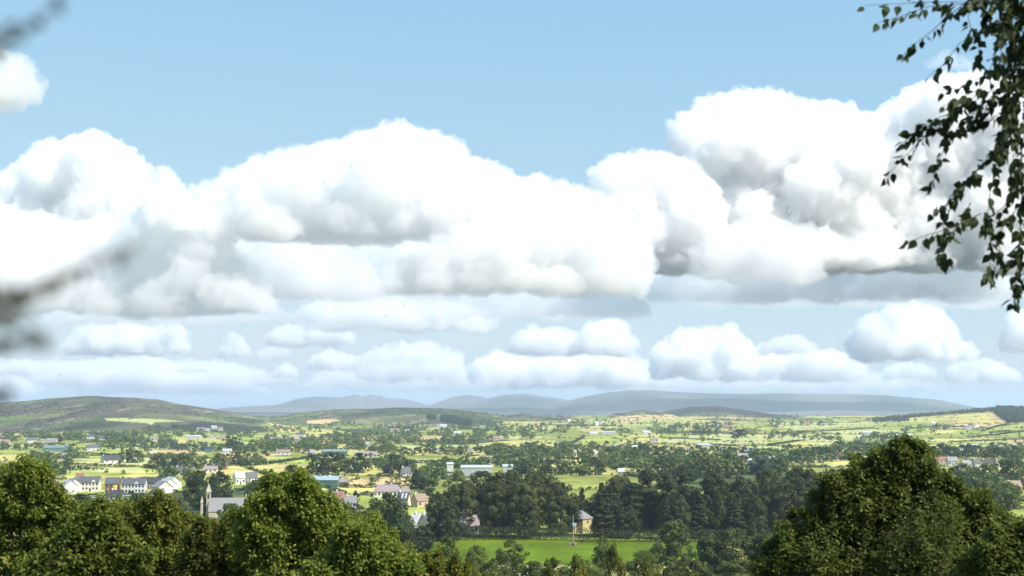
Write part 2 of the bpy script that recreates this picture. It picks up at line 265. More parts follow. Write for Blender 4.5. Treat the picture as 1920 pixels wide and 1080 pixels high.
def make_crown(shape, H, Rr, base, nclump, nleaf, lsize, seed, crad=.3, spikes=0):
    """leaf clumps spread through the crown volume, most of them near its surface; returns V,F,tone"""
    rg = np.random.default_rng(seed); t = rg.uniform(.0, 1, nclump) ** (.9 if shape in ('cone', 'pyramid') else .8); th = rg.uniform(0, 2 * math.pi, nclump)
    lob = 1 + .16 * np.sin(th * 3 + seed) + .12 * np.sin(th * 5 + t * 6 + seed * 2)
    rr = envelope(shape, t, rg) * Rr * lob * np.where(rg.uniform(size=nclump) < .75, rg.uniform(.78, 1.02, nclump), rg.uniform(.3, .8, nclump))
    cr = Rr * crad * rg.uniform(.55, 1.2, nclump) * (.45 + .55 * envelope(shape, t, rg)); zz = base + t * (H - base)
    C = np.stack([np.cos(th) * np.maximum(rr - cr * .6, 0), np.sin(th) * np.maximum(rr - cr * .6, 0), np.minimum(zz, H - cr * .5)], 1)
    if spikes:
        th2 = rg.uniform(0, 6.28, spikes); r2 = Rr * rg.uniform(.05, .8, spikes); tt = 1 - (r2 / Rr) ** 1.4
        C2 = np.stack([np.cos(th2) * r2, np.sin(th2) * r2, base + (H - base) * tt + Rr * .12], 1); C = np.concatenate([C, C2]); cr = np.concatenate([cr, np.full(spikes, Rr * crad * .4)]); nclump += spikes
    w_ = cr ** 2; k = rg.choice(nclump, nleaf, p=w_ / w_.sum()); d = unit(rg.normal(size=(nleaf, 3)) + np.array([0, 0, .25]))
    sq = np.array([1, 1, .72 if shape not in ('pine', 'cone') else .62]); rad_ = cr[k][:, None] * rg.uniform(.72, 1.06, nleaf)[:, None]
    P = C[k] + d * rad_ * sq; out = unit(P - np.array([0, 0, base + (H - base) * .4])); N = d * .9 + out * .5 + rg.normal(size=(nleaf, 3)) * .38
    V, Fc = leaves(P, N, lsize, rg, 1.25); tone = np.clip(.42 + .2 * rg.normal(size=nclump)[k] + .17 * rg.normal(size=nleaf), 0, 1)
    return V, Fc, tone, C, cr
def make_trunk(H, r, C, nb, seed, topf=.75):
    rg = np.random.default_rng(seed); lean = rg.normal(size=2) * .02 * H; parts = [tube([(0, 0, -1.5), (0, 0, H * .1), (lean[0] * .5, lean[1] * .5, H * .4), (lean[0], lean[1], H * topf)], [r * 1.35, r, r * .75, r * .18], 7)]
    for i in rg.choice(len(C), min(nb, len(C)), replace=False):
        c = C[i]; z0 = min(max(H * .12, c[2] - np.hypot(c[0], c[1]) * .9), H * topf * .9); f = z0 / H; p0 = np.array([lean[0] * f, lean[1] * f, z0]); mid = p0 * .5 + c * .5 + np.array([0, 0, -.04 * H]) * .5
        parts.append(tube([p0, mid, c], [r * .42 * (1 - f * .5), r * .22, r * .05], 5))
    return join(parts)
def tree_meshes(kind, shape, H, Rr, base, nclump, nleaf, lsize, seed, crad=.3, nb=10, tr=.025, spikes=0):
    V, Fc, tone, C, cr = make_crown(shape, H, Rr, base, nclump, nleaf, lsize, seed, crad, spikes)
    tv, tf = make_trunk(H, H * tr, C, nb, seed + 1); return toned('crown', V, Fc, tone, M[kind]), mesh_np('trunk', tv, tf, M['bark'], True)
def plant_tree(cm, tm, x, y, z, s, label, group=None, name='tree', cat='tree', rz=0, wide=1.0):
    r = bpy.data.objects.new(name, None); sc.collection.objects.link(r); r.location = (x, y, z); r.scale = (s * wide, s * wide, s); r.rotation_euler = (0, 0, rz); tag(r, label, cat, group)
    link('crown', cm, r); link('trunk', tm, r); return r
# --- medium distance: unit-height crowns (height 1 scaled up when planted)
def variant(kind, shape, n, **k):
    d = dict(H=14, Rr=6, base=2.5, nclump=46, nleaf=5200, lsize=.62, crad=.32); d.update(k)
    return [tree_meshes(kind, shape, seed=sum(map(ord, kind + shape)) + 31 * i, **d) for i in range(n)]
VAR = dict(
 beech=variant('beech', 'dome', 3, H=22, Rr=11, base=1.6, nclump=110, nleaf=15000, lsize=.72, crad=.24, nb=22),
 dark=variant('dark', 'dome', 3, H=16, Rr=7.5, base=.3, nclump=80, nleaf=9000, lsize=.62, crad=.27, nb=16),
 mid=variant('mid', 'dome', 4, H=14, Rr=6.6, base=-.2, nclump=75, nleaf=9000, lsize=.52, crad=.27),
 ash=variant('ash', 'dome', 3, H=14, Rr=5.6, base=-.2, nclump=70, nleaf=8000, lsize=.46, crad=.27, spikes=10),
 pine=variant('conifer', 'pine', 3, H=24, Rr=6.4, base=.5, nclump=120, nleaf=13000, lsize=.6, crad=.33, spikes=6),
 spruce=variant('conifer', 'cone', 3, H=24, Rr=5.4, base=-.5, nclump=150, nleaf=13000, lsize=.6, crad=.30),
 bush=variant('gold', 'dome', 2, H=6, Rr=2.8, base=-.2, nclump=60, nleaf=9000, lsize=.17, crad=.24, spikes=26, nb=6))
HT = dict(beech=22, dark=16, mid=14, ash=14, pine=24, spruce=24, bush=6)
RT = dict(beech=11, dark=7.5, mid=6.6, ash=5, pine=6.4, spruce=5.4, bush=2.8)
_i = [0]
def mid_tree(kind, px, ytop, D, wpx, label, name='tree', group=None):
    """a tree whose crown tip is seen at (px, ytop) from the photographer's place and stands D metres out"""
    _i[0] += 1; p = at(px, ytop, D); z = zat(p.x, p.y); H = max(p.z - z, 3.0); s = H / HT[kind] / 1.0; wide = (wpx / 2 * D / F) / (RT[kind] * s) * .92
    cm, tm = VAR[kind][_i[0] % len(VAR[kind])]
    return plant_tree(cm, tm, p.x, p.y, z - .1, s, label, group, name, 'tree', (_i[0] * 2.4) % 6.28, min(max(wide, .45), 2.6))
MT = [  # kind, px, ytop, distance, width px, label
 ('beech',868,905,575,85,'broad beech at the left end of the great dark clump behind the meadow'),
 ('beech',905,884,590,100,'tall beech in the left half of the great dark clump behind the meadow'),
 ('beech',955,882,580,110,'massive domed beech in the middle of the great clump behind the meadow'),
 ('beech',1010,885,590,110,'round topped beech right of the middle of the great clump behind the meadow'),
 ('beech',1050,905,565,80,'low spreading beech beside the yellow house at the right end of the great clump'),
 ('beech',930,900,555,90,'lower beech standing in front of the great clump above the meadow hedge'),
 ('beech',985,905,552,90,'second lower beech in front of the great clump, right of the first'),
 ('dark',822,926,545,62,'small round dark tree on the left shoulder of the great clump, above the cottage'),
 ('dark',845,945,540,50,'stout dark tree shading the stone cottage beside the great clump'),
 ('spruce',1092,915,590,40,'narrow dark spruce directly behind the yellow house'),
 ('dark',1078,935,612,36,'dull green tree rising behind the roof of the yellow house'),
 ('spruce',1128,905,560,62,'broad skirted dark spruce just right of the yellow house'),
 ('beech',1160,892,590,80,'rusty topped beech between the spruce and the tall pines'),
 ('pine',1215,880,580,62,'tallest leaning pine with an open ragged top in the dark belt'),
 ('pine',1185,905,560,58,'lower dark pine between the spruce and the tallest leaning pine'),
 ('pine',1250,887,570,56,'dark pine with a rounded top just right of the tallest leaning pine'),
 ('pine',1285,880,575,62,'high dark pine in the middle of the pine belt'),
 ('dark',1268,925,545,70,'dense dark tree filling the front of the pine belt behind the pale round tree'),
 ('pine',1335,884,570,58,'flat topped dark pine at the right end of the pine belt'),
 ('spruce',1310,920,552,66,'dark conifer with drooping tiers below the flat topped pine'),
 ('dark',1355,915,555,60,'dark narrow crowned tree right of the flat topped pine'),
 ('dark',1120,925,600,70,'dark round tree between the yellow house and the first pine'),
 ('dark',1150,930,580,70,'second dark round tree filling the belt right of the broad spruce'),
 ('dark',1200,915,605,80,'dark broadleaf crown behind the lower pine'),
 ('dark',1235,925,585,80,'dark crown in the belt below the tallest leaning pine'),
 ('beech',1290,912,610,90,'wide dark crown behind the middle pines'),
 ('dark',1330,925,600,80,'dark round crown behind the drooping conifer'),
 ('dark',1365,905,610,70,'dark crown right of the flat topped pine, at the back of the belt'),
 ('dark',1175,950,550,60,'low dark bush-like tree at the foot of the belt behind the meadow'),
 ('dark',1392,895,585,70,'olive green broadleaf tree between the pines and the long beech wood'),
 ('spruce',1380,935,550,50,'lower blue green conifer at the foot of the olive broadleaf tree'),
 ('beech',1440,880,590,100,'leftmost big tree of the long brown green beech wood'),
 ('beech',1500,876,600,110,'second big tree of the long beech wood, with a rusty crest'),
 ('beech',1560,880,600,110,'third big tree of the long beech wood, partly behind the near right tree'),
 ('beech',1470,905,570,90,'lower beech in front of the long wood, above the grey green pine'),
 ('beech',1530,910,570,90,'lower beech in front of the long wood touching the near right tree'),
 ('dark',1415,930,560,60,'dark tree in the hollow between the conifers and the beech wood'),
 ('mid',1258,978,395,96,'pale green round tree standing alone in front of the meadow'),
 ('mid',1375,992,385,120,'wide rounded tree right of the lone pale tree at the meadow edge'),
 ('mid',1330,1000,395,70,'left lobe of greenery leaning on the wide rounded tree at the meadow edge'),
 ('mid',1440,1000,380,90,'rounded green tree between the wide meadow tree and the near right tree'),
 ('dark',1415,970,470,44,'small round tree at the foot of the dark belt above the meadow corner'),
 ('pine',1500,960,440,90,'blue grey spreading pine left of the near right tree'),
 ('mid',1545,935,420,80,'bright green tree top showing left of the near right tree'),
 ('mid',1470,1010,330,110,'dull green tree below the blue grey pine'),
 ('ash',957,1014,360,74,'bushy tree with a rusty tip in front of the middle of the meadow'),
 ('ash',893,1022,330,54,'slim pointed tree in front of the left part of the meadow'),
 ('ash',1133,1004,370,50,'small pointed tree below the yellow house in front of the meadow'),
 ('ash',840,1006,345,52,'ragged grey green tree at the left end of the meadow'),
 ('ash',1205,1032,340,80,'low grey green tree just left of the lone pale tree'),
 ('ash',1090,1045,320,90,'dark low tree below the stump and pole on the meadow'),
 ('ash',1040,1048,300,80,'thin grey twigged tree at the lower middle of the view'),
 ('ash',1300,1050,330,90,'dark scrubby tree between the two rounded meadow trees'),
 ('mid',1000,1052,310,70,'low leafy tree right of the rusty tipped bushy tree'),
 ('ash',925,1050,300,70,'low leafy tree left of the rusty tipped bushy tree'),
 ('ash',1390,1050,310,120,'shadowy tree below the wide rounded meadow tree'),
 ('dark',725,924,480,104,'big dark round tree left of the stone cottage'),
 ('dark',745,960,440,80,'darker lower crown in front of the big round tree by the cottage'),
 ('dark',690,975,420,70,'dark tree between the near left trees and the big round tree'),
 ('mid',640,948,470,70,'dull green tree below the green metal shed'),
 ('dark',790,985,500,60,'low dark tree in front of the stone cottage'),
 ('dark',372,882,700,64,'great dark tree behind the church spire'),
 ('dark',410,884,720,60,'great dark tree right of the church spire and above the church roof'),
 ('dark',392,915,650,80,'low dark tree between the church spire and roof'),
 ('dark',545,872,640,90,'large dark tree behind the tallest near tree of the left side'),
 ('dark',508,880,660,60,'dark tree left of the large one behind the tallest near tree'),
 ('mid',330,932,520,60,'dark green tree left of the church spire'),
 ('dark',150,928,420,90,'round dark tree below the left end of the new houses'),
 ('dark',190,938,400,80,'round dark tree below the silo and the terrace'),
 ('mid',260,925,430,90,'light green round tree below the middle of the new terrace'),
 ('dark',330,960,380,90,'shadowed tree left of the church'),
 ('mid',430,945,480,80,'leafy tree in front of the church roof'),
 ('mid',480,900,700,60,'green tree beyond the church and right of the white gable'),
 ('spruce',780,878,880,30,'dark pointed spruce standing alone above the brick gabled house'),
 ('spruce',793,893,870,24,'shorter dark conifer beside the lone pointed spruce'),
 ('mid',808,914,760,40,'round yellowish green tree right of the lone dark spruce'),
 ('dark',667,919,720,16,'small dark ball shaped tree in the pasture left of the long bungalow'),
 ('mid',835,935,640,60,'bright green bushy tree left of the great clump'),
 ('dark',100,874,1000,16,'dark tree standing beside the brown roof on the left'),
 ('dark',1780,905,640,90,'dark blue green wood tree right of the near right tree'),
 ('mid',1745,900,640,60,'pale rounded tree behind the shoulder of the near right tree'),
 ('dark',1830,900,660,80,'dark tree above the brown roofs on the right edge'),
 ('mid',1885,905,700,60,'light green round tree near the right edge above the brown roof'),
 ('mid',1640,915,520,70,'leafy tree hidden behind the middle of the near right tree'),
]
for k_, px, yt, D_, w_, lab in MT: mid_tree(k_, px, yt, D_, w_, lab, {'pine': 'pine_tree', 'spruce': 'spruce_tree', 'beech': 'beech_tree'}.get(k_, 'tree'))
YB = ['gold tipped bush at the foot of the near trees, left of the rusty tipped tree', 'yellow leaved bush at the bottom edge below the meadow middle', 'yellow flowering bush below the stump pole', 'bright yellow tipped bush low in front of the slim pale tree', 'yellowing bush at the bottom edge right of the meadow', 'gold leaved bush beside the foot of the near right tree', 'dull gold bush at the bottom left of the meadow gap', 'leafy yellow green bush in front of the dark cottage tree']
for (px, yt, D_, w_), lab in zip([(820,1035,110,80),(1080,1050,120,90),(1025,1060,100,60),(1150,1030,130,70),(1215,1055,120,90),(1480,1035,110,90),(880,1058,95,90),(770,1030,105,80)], YB):
    p = at(px, yt, D_); g = zat(p.x, p.y); H = p.z - g; _i[0] += 1; s = H / 6; cm, tm = VAR['bush'][_i[0] % 2]; plant_tree(cm, tm, p.x, p.y, g - .1, s, lab, None, 'bush', 'bush', _i[0], (w_ / 2 * D_ / F) / (2.8 * s))
# --- far trees: simpler crowns; belts of look-alikes share one label
def far_variant(kind, shape, seed, n=420, H=10, Rr=4.8, ls=1.1):
    V, Fc, tone, C, cr = make_crown(shape, H, Rr, .4, 22, n, ls, seed, .36); tv, tf = make_trunk(H, .28, C, 3, seed)
    me = toned('far_tree', np.concatenate([V, tv]), np.concatenate([Fc, tf + len(V)]), np.concatenate([tone, np.full(len(tf), .3)]), M[kind]); me.materials.append(M['bark'])
    mi = np.zeros(len(me.polygons), np.int32); mi[len(Fc):] = 1; me.polygons.foreach_set('material_index', mi); return me
FV = {k_: [far_variant(k_, sh, 7 + 3 * i) for i in range(4)] for k_, sh in (('dark', 'dome'), ('farmid', 'round'), ('light', 'round'), ('blue', 'round'))}
FV['mid'] = FV['farmid']; FV['tall'] = [far_variant('farmid', 'tall', 70 + i, Rr=3) for i in range(3)]
BELTS = [ # x0, y at x0, x1, y at x1, spread px, count, height m, kinds, label
 (285,876,425,880,5,17,12,['mid','mid','light'],'rounded tree in the belt right of the red brick house'),
 (425,872,500,874,5,8,11,['mid','dark'],'tree in the belt behind the red and white bungalow'),
 (578,890,682,888,3,10,15,['dark','dark','mid'],'big round tree in the clump above the large green shed'),
 (240,842,400,845,2.5,20,10,['mid','blue'],'small tree in the row below the long white shed'),
 (425,842,440,846,3,3,16,['dark'],'dark domed tree beside the white farm on the stubble'),
 (730,888,775,890,3,4,13,['dark'],'large dark tree left of the lone pointed spruce'),
 (1235,893,1385,895,4,15,16,['light','mid','mid'],'large light green tree behind the pine belt'),
 (1385,890,1480,890,4,10,13,['mid','blue'],'tree between the blue white shed and beech wood'),
 (965,892,1130,892,3,16,12,['dark','mid','mid'],'dark tree in the belt behind the great beech clump'),
 (970,868,1210,866,4,26,12,['mid','mid','light'],'tree in the long belt behind the hipped house'),
 (1200,858,1400,862,3,20,12,['mid','dark','light'],'tree in the wooded belt below the pale grey shed'),
 (1480,864,1600,862,3,14,12,['mid','dark'],'tree in the belt behind the pale strip field'),
 (1730,858,1800,862,4,10,14,['dark','mid'],'dark tree in the copse behind the ragged near tree'),
 (1800,858,1920,862,4,14,12,['dark','mid'],'tree in the belt above the cream roofed terrace'),
 (1790,905,1920,900,6,14,12,['dark','mid'],'low dark tree at the right edge below the terrace'),
 (185,842,235,842,2,7,11,['mid','light'],'tree beside the white gabled bungalow under the hill'),
 (220,866,262,868,2,4,12,['tall','mid'],'upright tree behind the dark roofed gable house'),
 (130,846,145,860,2,3,11,['light'],'yellowish tree beside the long teal sheds'),
 (700,852,880,852,4,22,10,['mid','light','dark'],'tree in the woodland right of the long green barn'),
 (1288,803,1375,803,2,10,14,['dark','blue'],'dark tree in the clump below the heather hill'),
 (1378,822,1392,822,2,3,15,['dark'],'tree in the round copse on the bright pasture'),
 (1300,815,1330,815,2,4,13,['dark'],'tree left of the red roofed farm on the ridge'),
]
def far_tree(me, x, y, z, s, wd, label, group):
    o = link('tree', me); o.location = (x, y, z); o.scale = (s * wd, s * wd, s); o.rotation_euler = (0, 0, x % 6.28); return tag(o, label, 'tree', group)
rb = random.Random(4)
ORD = 'first second third fourth fifth sixth seventh eighth ninth tenth eleventh twelfth thirteenth fourteenth fifteenth sixteenth seventeenth eighteenth nineteenth twentieth twenty-first twenty-second twenty-third twenty-fourth twenty-fifth twenty-sixth'.split()
for (x0, ya, x1, yb, sp, cnt, h, kinds, lab) in BELTS:
    for i in range(cnt):
        f = (i + rb.uniform(.1, .9)) / cnt; px = x0 + (x1 - x0) * f; py = ya + (yb - ya) * f + rb.uniform(-sp, sp) * .6
        X, Y, Z = ground(px, py); s = h / 10 * rb.uniform(.75, 1.15); far_tree(rb.choice(FV[rb.choice(kinds)]), X, Y, Z - .3, s, rb.uniform(.9, 1.35), ORD[i] + ' from the left, ' + lab, lab.replace('tree', 'trees', 1))
# --- everything farther and finer reads as woodland and hedges: three masses
def mass(name, label, items, kind, cat):
    """items: (x, y, z, height, width) ; each becomes a small rounded crown of leaf clumps inside one mesh"""
    rg = np.random.default_rng(len(items)); tpl = []
    for i in range(6):
        V, Fc, tone, C, cr = make_crown('round' if i % 2 else 'dome', 1, .5, 0, 9, 70, .24, 50 + i, .45); tpl.append((V, Fc, tone))
    Vs = []; Fs = []; Ts = []; n = 0
    for (x, y, z, h, wd) in items:
        V, Fc, t = tpl[rg.integers(6)]; a = rg.uniform(0, 6.28); c, s = math.cos(a), math.sin(a)
        Vr = np.stack([(V[:, 0] * c - V[:, 1] * s) * wd + x, (V[:, 0] * s + V[:, 1] * c) * wd + y, V[:, 2] * h + z], 1); Vs.append(Vr); Fs.append(Fc + n); n += len(V); Ts.append(np.clip(t + rg.normal() * .16, 0, 1))
    o = link(name, toned(name, np.concatenate(Vs), np.concatenate(Fs), np.concatenate(Ts), M[kind])); return tag(o, label, cat, kind='stuff')
WOOD = [ # px0,px1,y0,y1,count,height
 (0,260,816,829,170,9),(0,120,838,846,30,7),(60,135,860,873,50,7),(0,110,880,900,60,8),(260,345,800,820,60,8),(240,330,824,838,40,8),(400,480,838,848,40,8),(340,480,812,822,50,8),(300,360,880,903,20,8),(480,600,822,848,130,8),(600,735,815,850,190,8),
 (640,760,858,866,20,5),(690,780,870,884,30,7),(740,900,800,835,190,8),(800,905,868,884,40,7),(790,880,890,915,40,7),(900,1000,796,826,110,8),(1000,1180,790,815,150,8),(895,1080,843,860,150,9),(1060,1240,840,858,90,8),(1100,1330,866,886,130,9),(900,1000,868,884,50,8),
 (1180,1320,796,812,90,8),(1230,1320,808,816,30,8),(1330,1450,806,818,60,8),(1440,1560,790,800,50,8),(1440,1560,812,826,60,7),(1560,1700,832,848,90,9),(1545,1700,820,828,40,9),(1400,1560,850,874,110,9),(1590,1720,850,864,60,9),(1690,1800,800,812,20,9),(1760,1920,843,856,70,8),(1700,1800,852,862,40,9),(1900,1920,850,870,15,10),(1600,1920,790,830,60,6),(1820,1920,905,960,60,9),(480,600,800,812,50,7),(600,800,795,806,70,6),(1080,1480,808,836,40,6),(860,1100,772,792,90,6),(1100,1560,776,795,120,6),(120,480,878,890,20,4),(640,780,900,915,25,4)]
items = []
for (xa, xb, ya, yb, cnt, h) in WOOD:
    for i in range(int(cnt * (1.5 if xa < 1000 else 1.1))):
        px = rb.uniform(xa, xb); py = rb.uniform(ya, yb)
        if vnoise(np.array([px / 22]), np.array([py / 5.0]), 3)[0] < .38: continue
        X, Y, Z = ground(px, py)
        if Y > 6500 or Y < 420: continue
        hh = h * rb.uniform(.6, 1.25); items.append((X, Y, Z - .3, hh, hh * rb.uniform(.9, 1.5)))
rb.shuffle(items); q = len(items) // 3
mass('woodland', 'scattered woodland and small copses spread over the far plain', items[:q * 2], 'farmid', 'woodland'); mass('woodland', 'paler scattered bushes and saplings dotted over the far plain', items[q * 2:], 'light', 'woodland')
# conifer plantation on the right hill and on the middle hill
items = []
for poly, cnt, h in (([(1870,767),(1925,769),(1925,792),(1890,794),(1862,773)], 700, 13), ([(1630,788),(1700,781),(1760,777),(1830,770),(1862,768),(1862,773),(1780,778),(1700,785)], 420, 9), ([(1625,789),(1700,786),(1705,790),(1640,792)], 120, 10), ([(828,781),(850,784),(885,793),(882,801),(850,796),(825,790)], 160, 10), ([(800,782),(818,783),(816,788),(802,787)], 40, 9)):
    xs_ = [p[0] for p in poly]; ys_ = [p[1] for p in poly]; m_ = 0
    while m_ < cnt:
        px = rb.uniform(min(xs_), max(xs_)); py = rb.uniform(min(ys_), max(ys_))
        if inpoly(np.array([px]), np.array([py]), poly)[0]:
            X, Y, Z = ground(px, py); m_ += 1
            if Y < 7000: items.append((X, Y, Z - .5, h * rb.uniform(.8, 1.1), h * .8))
mass('forest', 'dark conifer plantations on the hill crests', items, 'conifer', 'forest')
items = []
for (xa, xb, cnt, Da, Db) in ((-20, 480, 1500, 2550, 3800), (500, 940, 1200, 2950, 4400), (940, 1060, 90, 3700, 4900), (1150, 1240, 90, 4000, 4650), (1245, 1500, 350, 4100, 5200)):
    for i in range(cnt):
        u = (rb.uniform(xa, xb) - 960) / F; Y = rb.uniform(Da, Db) ; X = u * Y
        if vnoise(np.array([X / 70]), np.array([Y / 160]), 9)[0] < .45: continue
        hh = rb.uniform(1.0, 2.8); items.append((X, Y, zat(X, Y) - .3, hh, hh * rb.uniform(1.5, 4)))
mass('scrub', 'dark gorse and scrub dotted over the bare hills', items, 'hedge', 'scrub')
# hedges along the edges of the fields
hs = []; HG = np.random.default_rng(8)
for i in range(170000):
    Y = 620 + 3900 * HG.uniform() ** 1.3; X = HG.uniform(-.40, .40) * Y; hs.append((X, Y))
hs = np.array(hs); ic, ed = cells(hs[:, 0], hs[:, 1]); pxh = 960 + F * hs[:, 0] / hs[:, 1]
okm = (ed < .012) & ~((pxh < 500) & (hs[:, 1] > 2600)) & ~((pxh < 930) & (pxh > 480) & (hs[:, 1] > 3100)) & ~((pxh > 1245) & (pxh < 1500) & (hs[:, 1] > 4300)); hs = hs[okm]; zz_ = height(hs[:, 0], hs[:, 1])
items = [(x, y, z - .2, HG.uniform(1.3, 2.6) * (2.4 if HG.uniform() < .05 else 1), HG.uniform(3, 6)) for (x, y), z in zip(hs, zz_)]
def hedge_line(pts, h=2.6, step=3.5):
    for (xa, ya), (xb, yb) in zip(pts, pts[1:]):
        A = ground(xa, ya); B = ground(xb, yb); n_ = max(int(math.hypot(A[0] - B[0], A[1] - B[1]) / step), 1)
        for i in range(n_ + 1): t = i / n_; x = A[0] + (B[0] - A[0]) * t; y = A[1] + (B[1] - A[1]) * t; items.append((x, y, zat(x, y) - .2, h * HG.uniform(.8, 1.3), step * 1.5))
for pts in ([(150,852),(190,853),(218,856)],[(100,872),(180,874),(270,877),(330,884)],[(112,883),(190,881)],[(700,866),(790,868),(880,872),(960,870),(1040,872)],[(800,866),(870,868)],[(500,871),(560,862),(600,855)],[(590,862),(735,864)],[(640,915),(765,914)],[(700,929),(760,929)],[(478,838),(560,837)],[(1180,834),(1330,834),(1400,838)],[(1440,836),(1480,830),(1500,827)],[(1390,836),(1500,838)],[(1460,812),(1560,808),(1640,803)],[(1240,822),(1350,826)],[(1050,836),(1072,832),(1095,819)],[(1855,812),(1895,809)],[(1815,820),(1870,816),(1920,809)],[(1850,806),(1885,797)],[(1780,830),(1850,827),(1920,824)],[(1690,806),(1760,800),(1850,803)],[(1805,864),(1880,866),(1920,871)],[(1180,873),(1260,874)]): hedge_line(pts)
mass('hedgerows', 'clipped and overgrown field hedges crossing the plain', items, 'hedge', 'hedgerows')
# hedge and undergrowth along the back of the meadow and under the beeches, scrub at the near foot
def hedge_obj(label, pts, D0, D1, h, seed, nm='hedge', kind='hedge', cat='hedge'):
    rg = np.random.default_rng(seed); P = []; N = []; A = [at(px, py, 1) for px, py in pts]
    for i in range(len(pts) - 1):
        a = at(pts[i][0], 1000, D0); b = at(pts[i + 1][0], 1000, D0); n_ = int((b - a).length * 26 * h / 3 * 1.6); t = rg.uniform(0, 1, n_)[:, None]; q_ = np.array(a)[None] * (1 - t) + np.array(b)[None] * t
        d = unit(rg.normal(size=(n_, 3)) + [0, -.3, .5]); zg = height(q_[:, 0], q_[:, 1]); bump = 1 + .35 * (fbm(q_[:, 0] / 6, q_[:, 1] / 6, 2, seed) - .5) * 2
        q_[:, 2] = zg + h * .45; q_ = q_ + d * np.array([1.2, (D1 - D0) * .5, h * .55]) * bump[:, None]; P.append(q_); N.append(d + rg.normal(size=d.shape) * .4)
    V, Fc = leaves(np.concatenate(P), np.concatenate(N), .55, rg, 1.2); ctr = V.mean(0); o = link(nm, toned(nm, V - ctr, Fc, np.clip(.4 + .2 * rg.normal(size=len(Fc)), 0, 1), M[kind])); o.location = ctr; return tag(o, label, cat)
hedge_obj('long dark hedge along the back of the meadow under the beech clump', [(790,1005),(870,1005),(960,1005),(1068,1005)], 545, 551, 5.0, 3, kind='dark')
hedge_obj('dark hedge at the foot of the conifer belt behind the meadow', [(1085,1008),(1200,1008),(1320,1008),(1480,1008)], 538, 544, 4.5, 4, kind='dark')
hedge_obj('scrubby hedge across the foot of the meadow', [(700,1060),(900,1060),(1100,1060),(1500,1060)], 425, 432, 4.0, 5, kind='hedge')
# ---------------------------------------------------------------- near trees: leafy shoots on lobes of a crown
def sprigs(P, Dr, rg, nl=12, L=.42, ls=.085, spread=1.0):
    """leafy shoots: a thin stem along Dr from P with leaves set alternately; returns leaf V,F and per-leaf shoot index, stem V,F"""
    n = len(P); Dr = unit(Dr); a = unit(np.cross(Dr, rg.normal(size=(n, 3)))); b = np.cross(Dr, a)
    t = (np.arange(nl) + .6) / nl; ph = np.arange(nl) * 2.4
    ls_ = ls * rg.uniform(.7, 1.25, (n, nl))
    base = P[:, None] + Dr[:, None] * (t * L)[None, :, None]
    out = a[:, None] * np.cos(ph)[None, :, None] + b[:, None] * np.sin(ph)[None, :, None]
    ld = unit(out + Dr[:, None] * .55 * spread + rg.normal(size=(n, nl, 3)) * .28 + np.array([0, 0, -.25])); side = unit(np.cross(ld, np.array([0, 0, 1.1]) + rg.normal(size=(n, nl, 3)) * .55)); up = np.cross(side, ld)
    s = ls_[..., None]; q = base + ld * s * .25
    V = np.stack([q, q + ld * s * .5 + side * s * .33 + up * s * .06, q + ld * s * 1.15 - up * s * .10, q + ld * s * .5 - side * s * .33 + up * s * .06], 2).reshape(-1, 3)
    Fc = np.arange(n * nl * 4).reshape(-1, 4)
    w = .004; tri = [a * w, (-.5 * a + .87 * b) * w, (-.5 * a - .87 * b) * w]; e = P + Dr * L
    SV = np.stack([P + tri[0], P + tri[1], P + tri[2], e + tri[0] * .3, e + tri[1] * .3, e + tri[2] * .3], 1).reshape(-1, 3); k = np.arange(n)[:, None] * 6
    SF = np.concatenate([k + np.array([[0, 1, 4, 3]]), k + np.array([[1, 2, 5, 4]]), k + np.array([[2, 0, 3, 5]])])
    return V, Fc, SV, SF
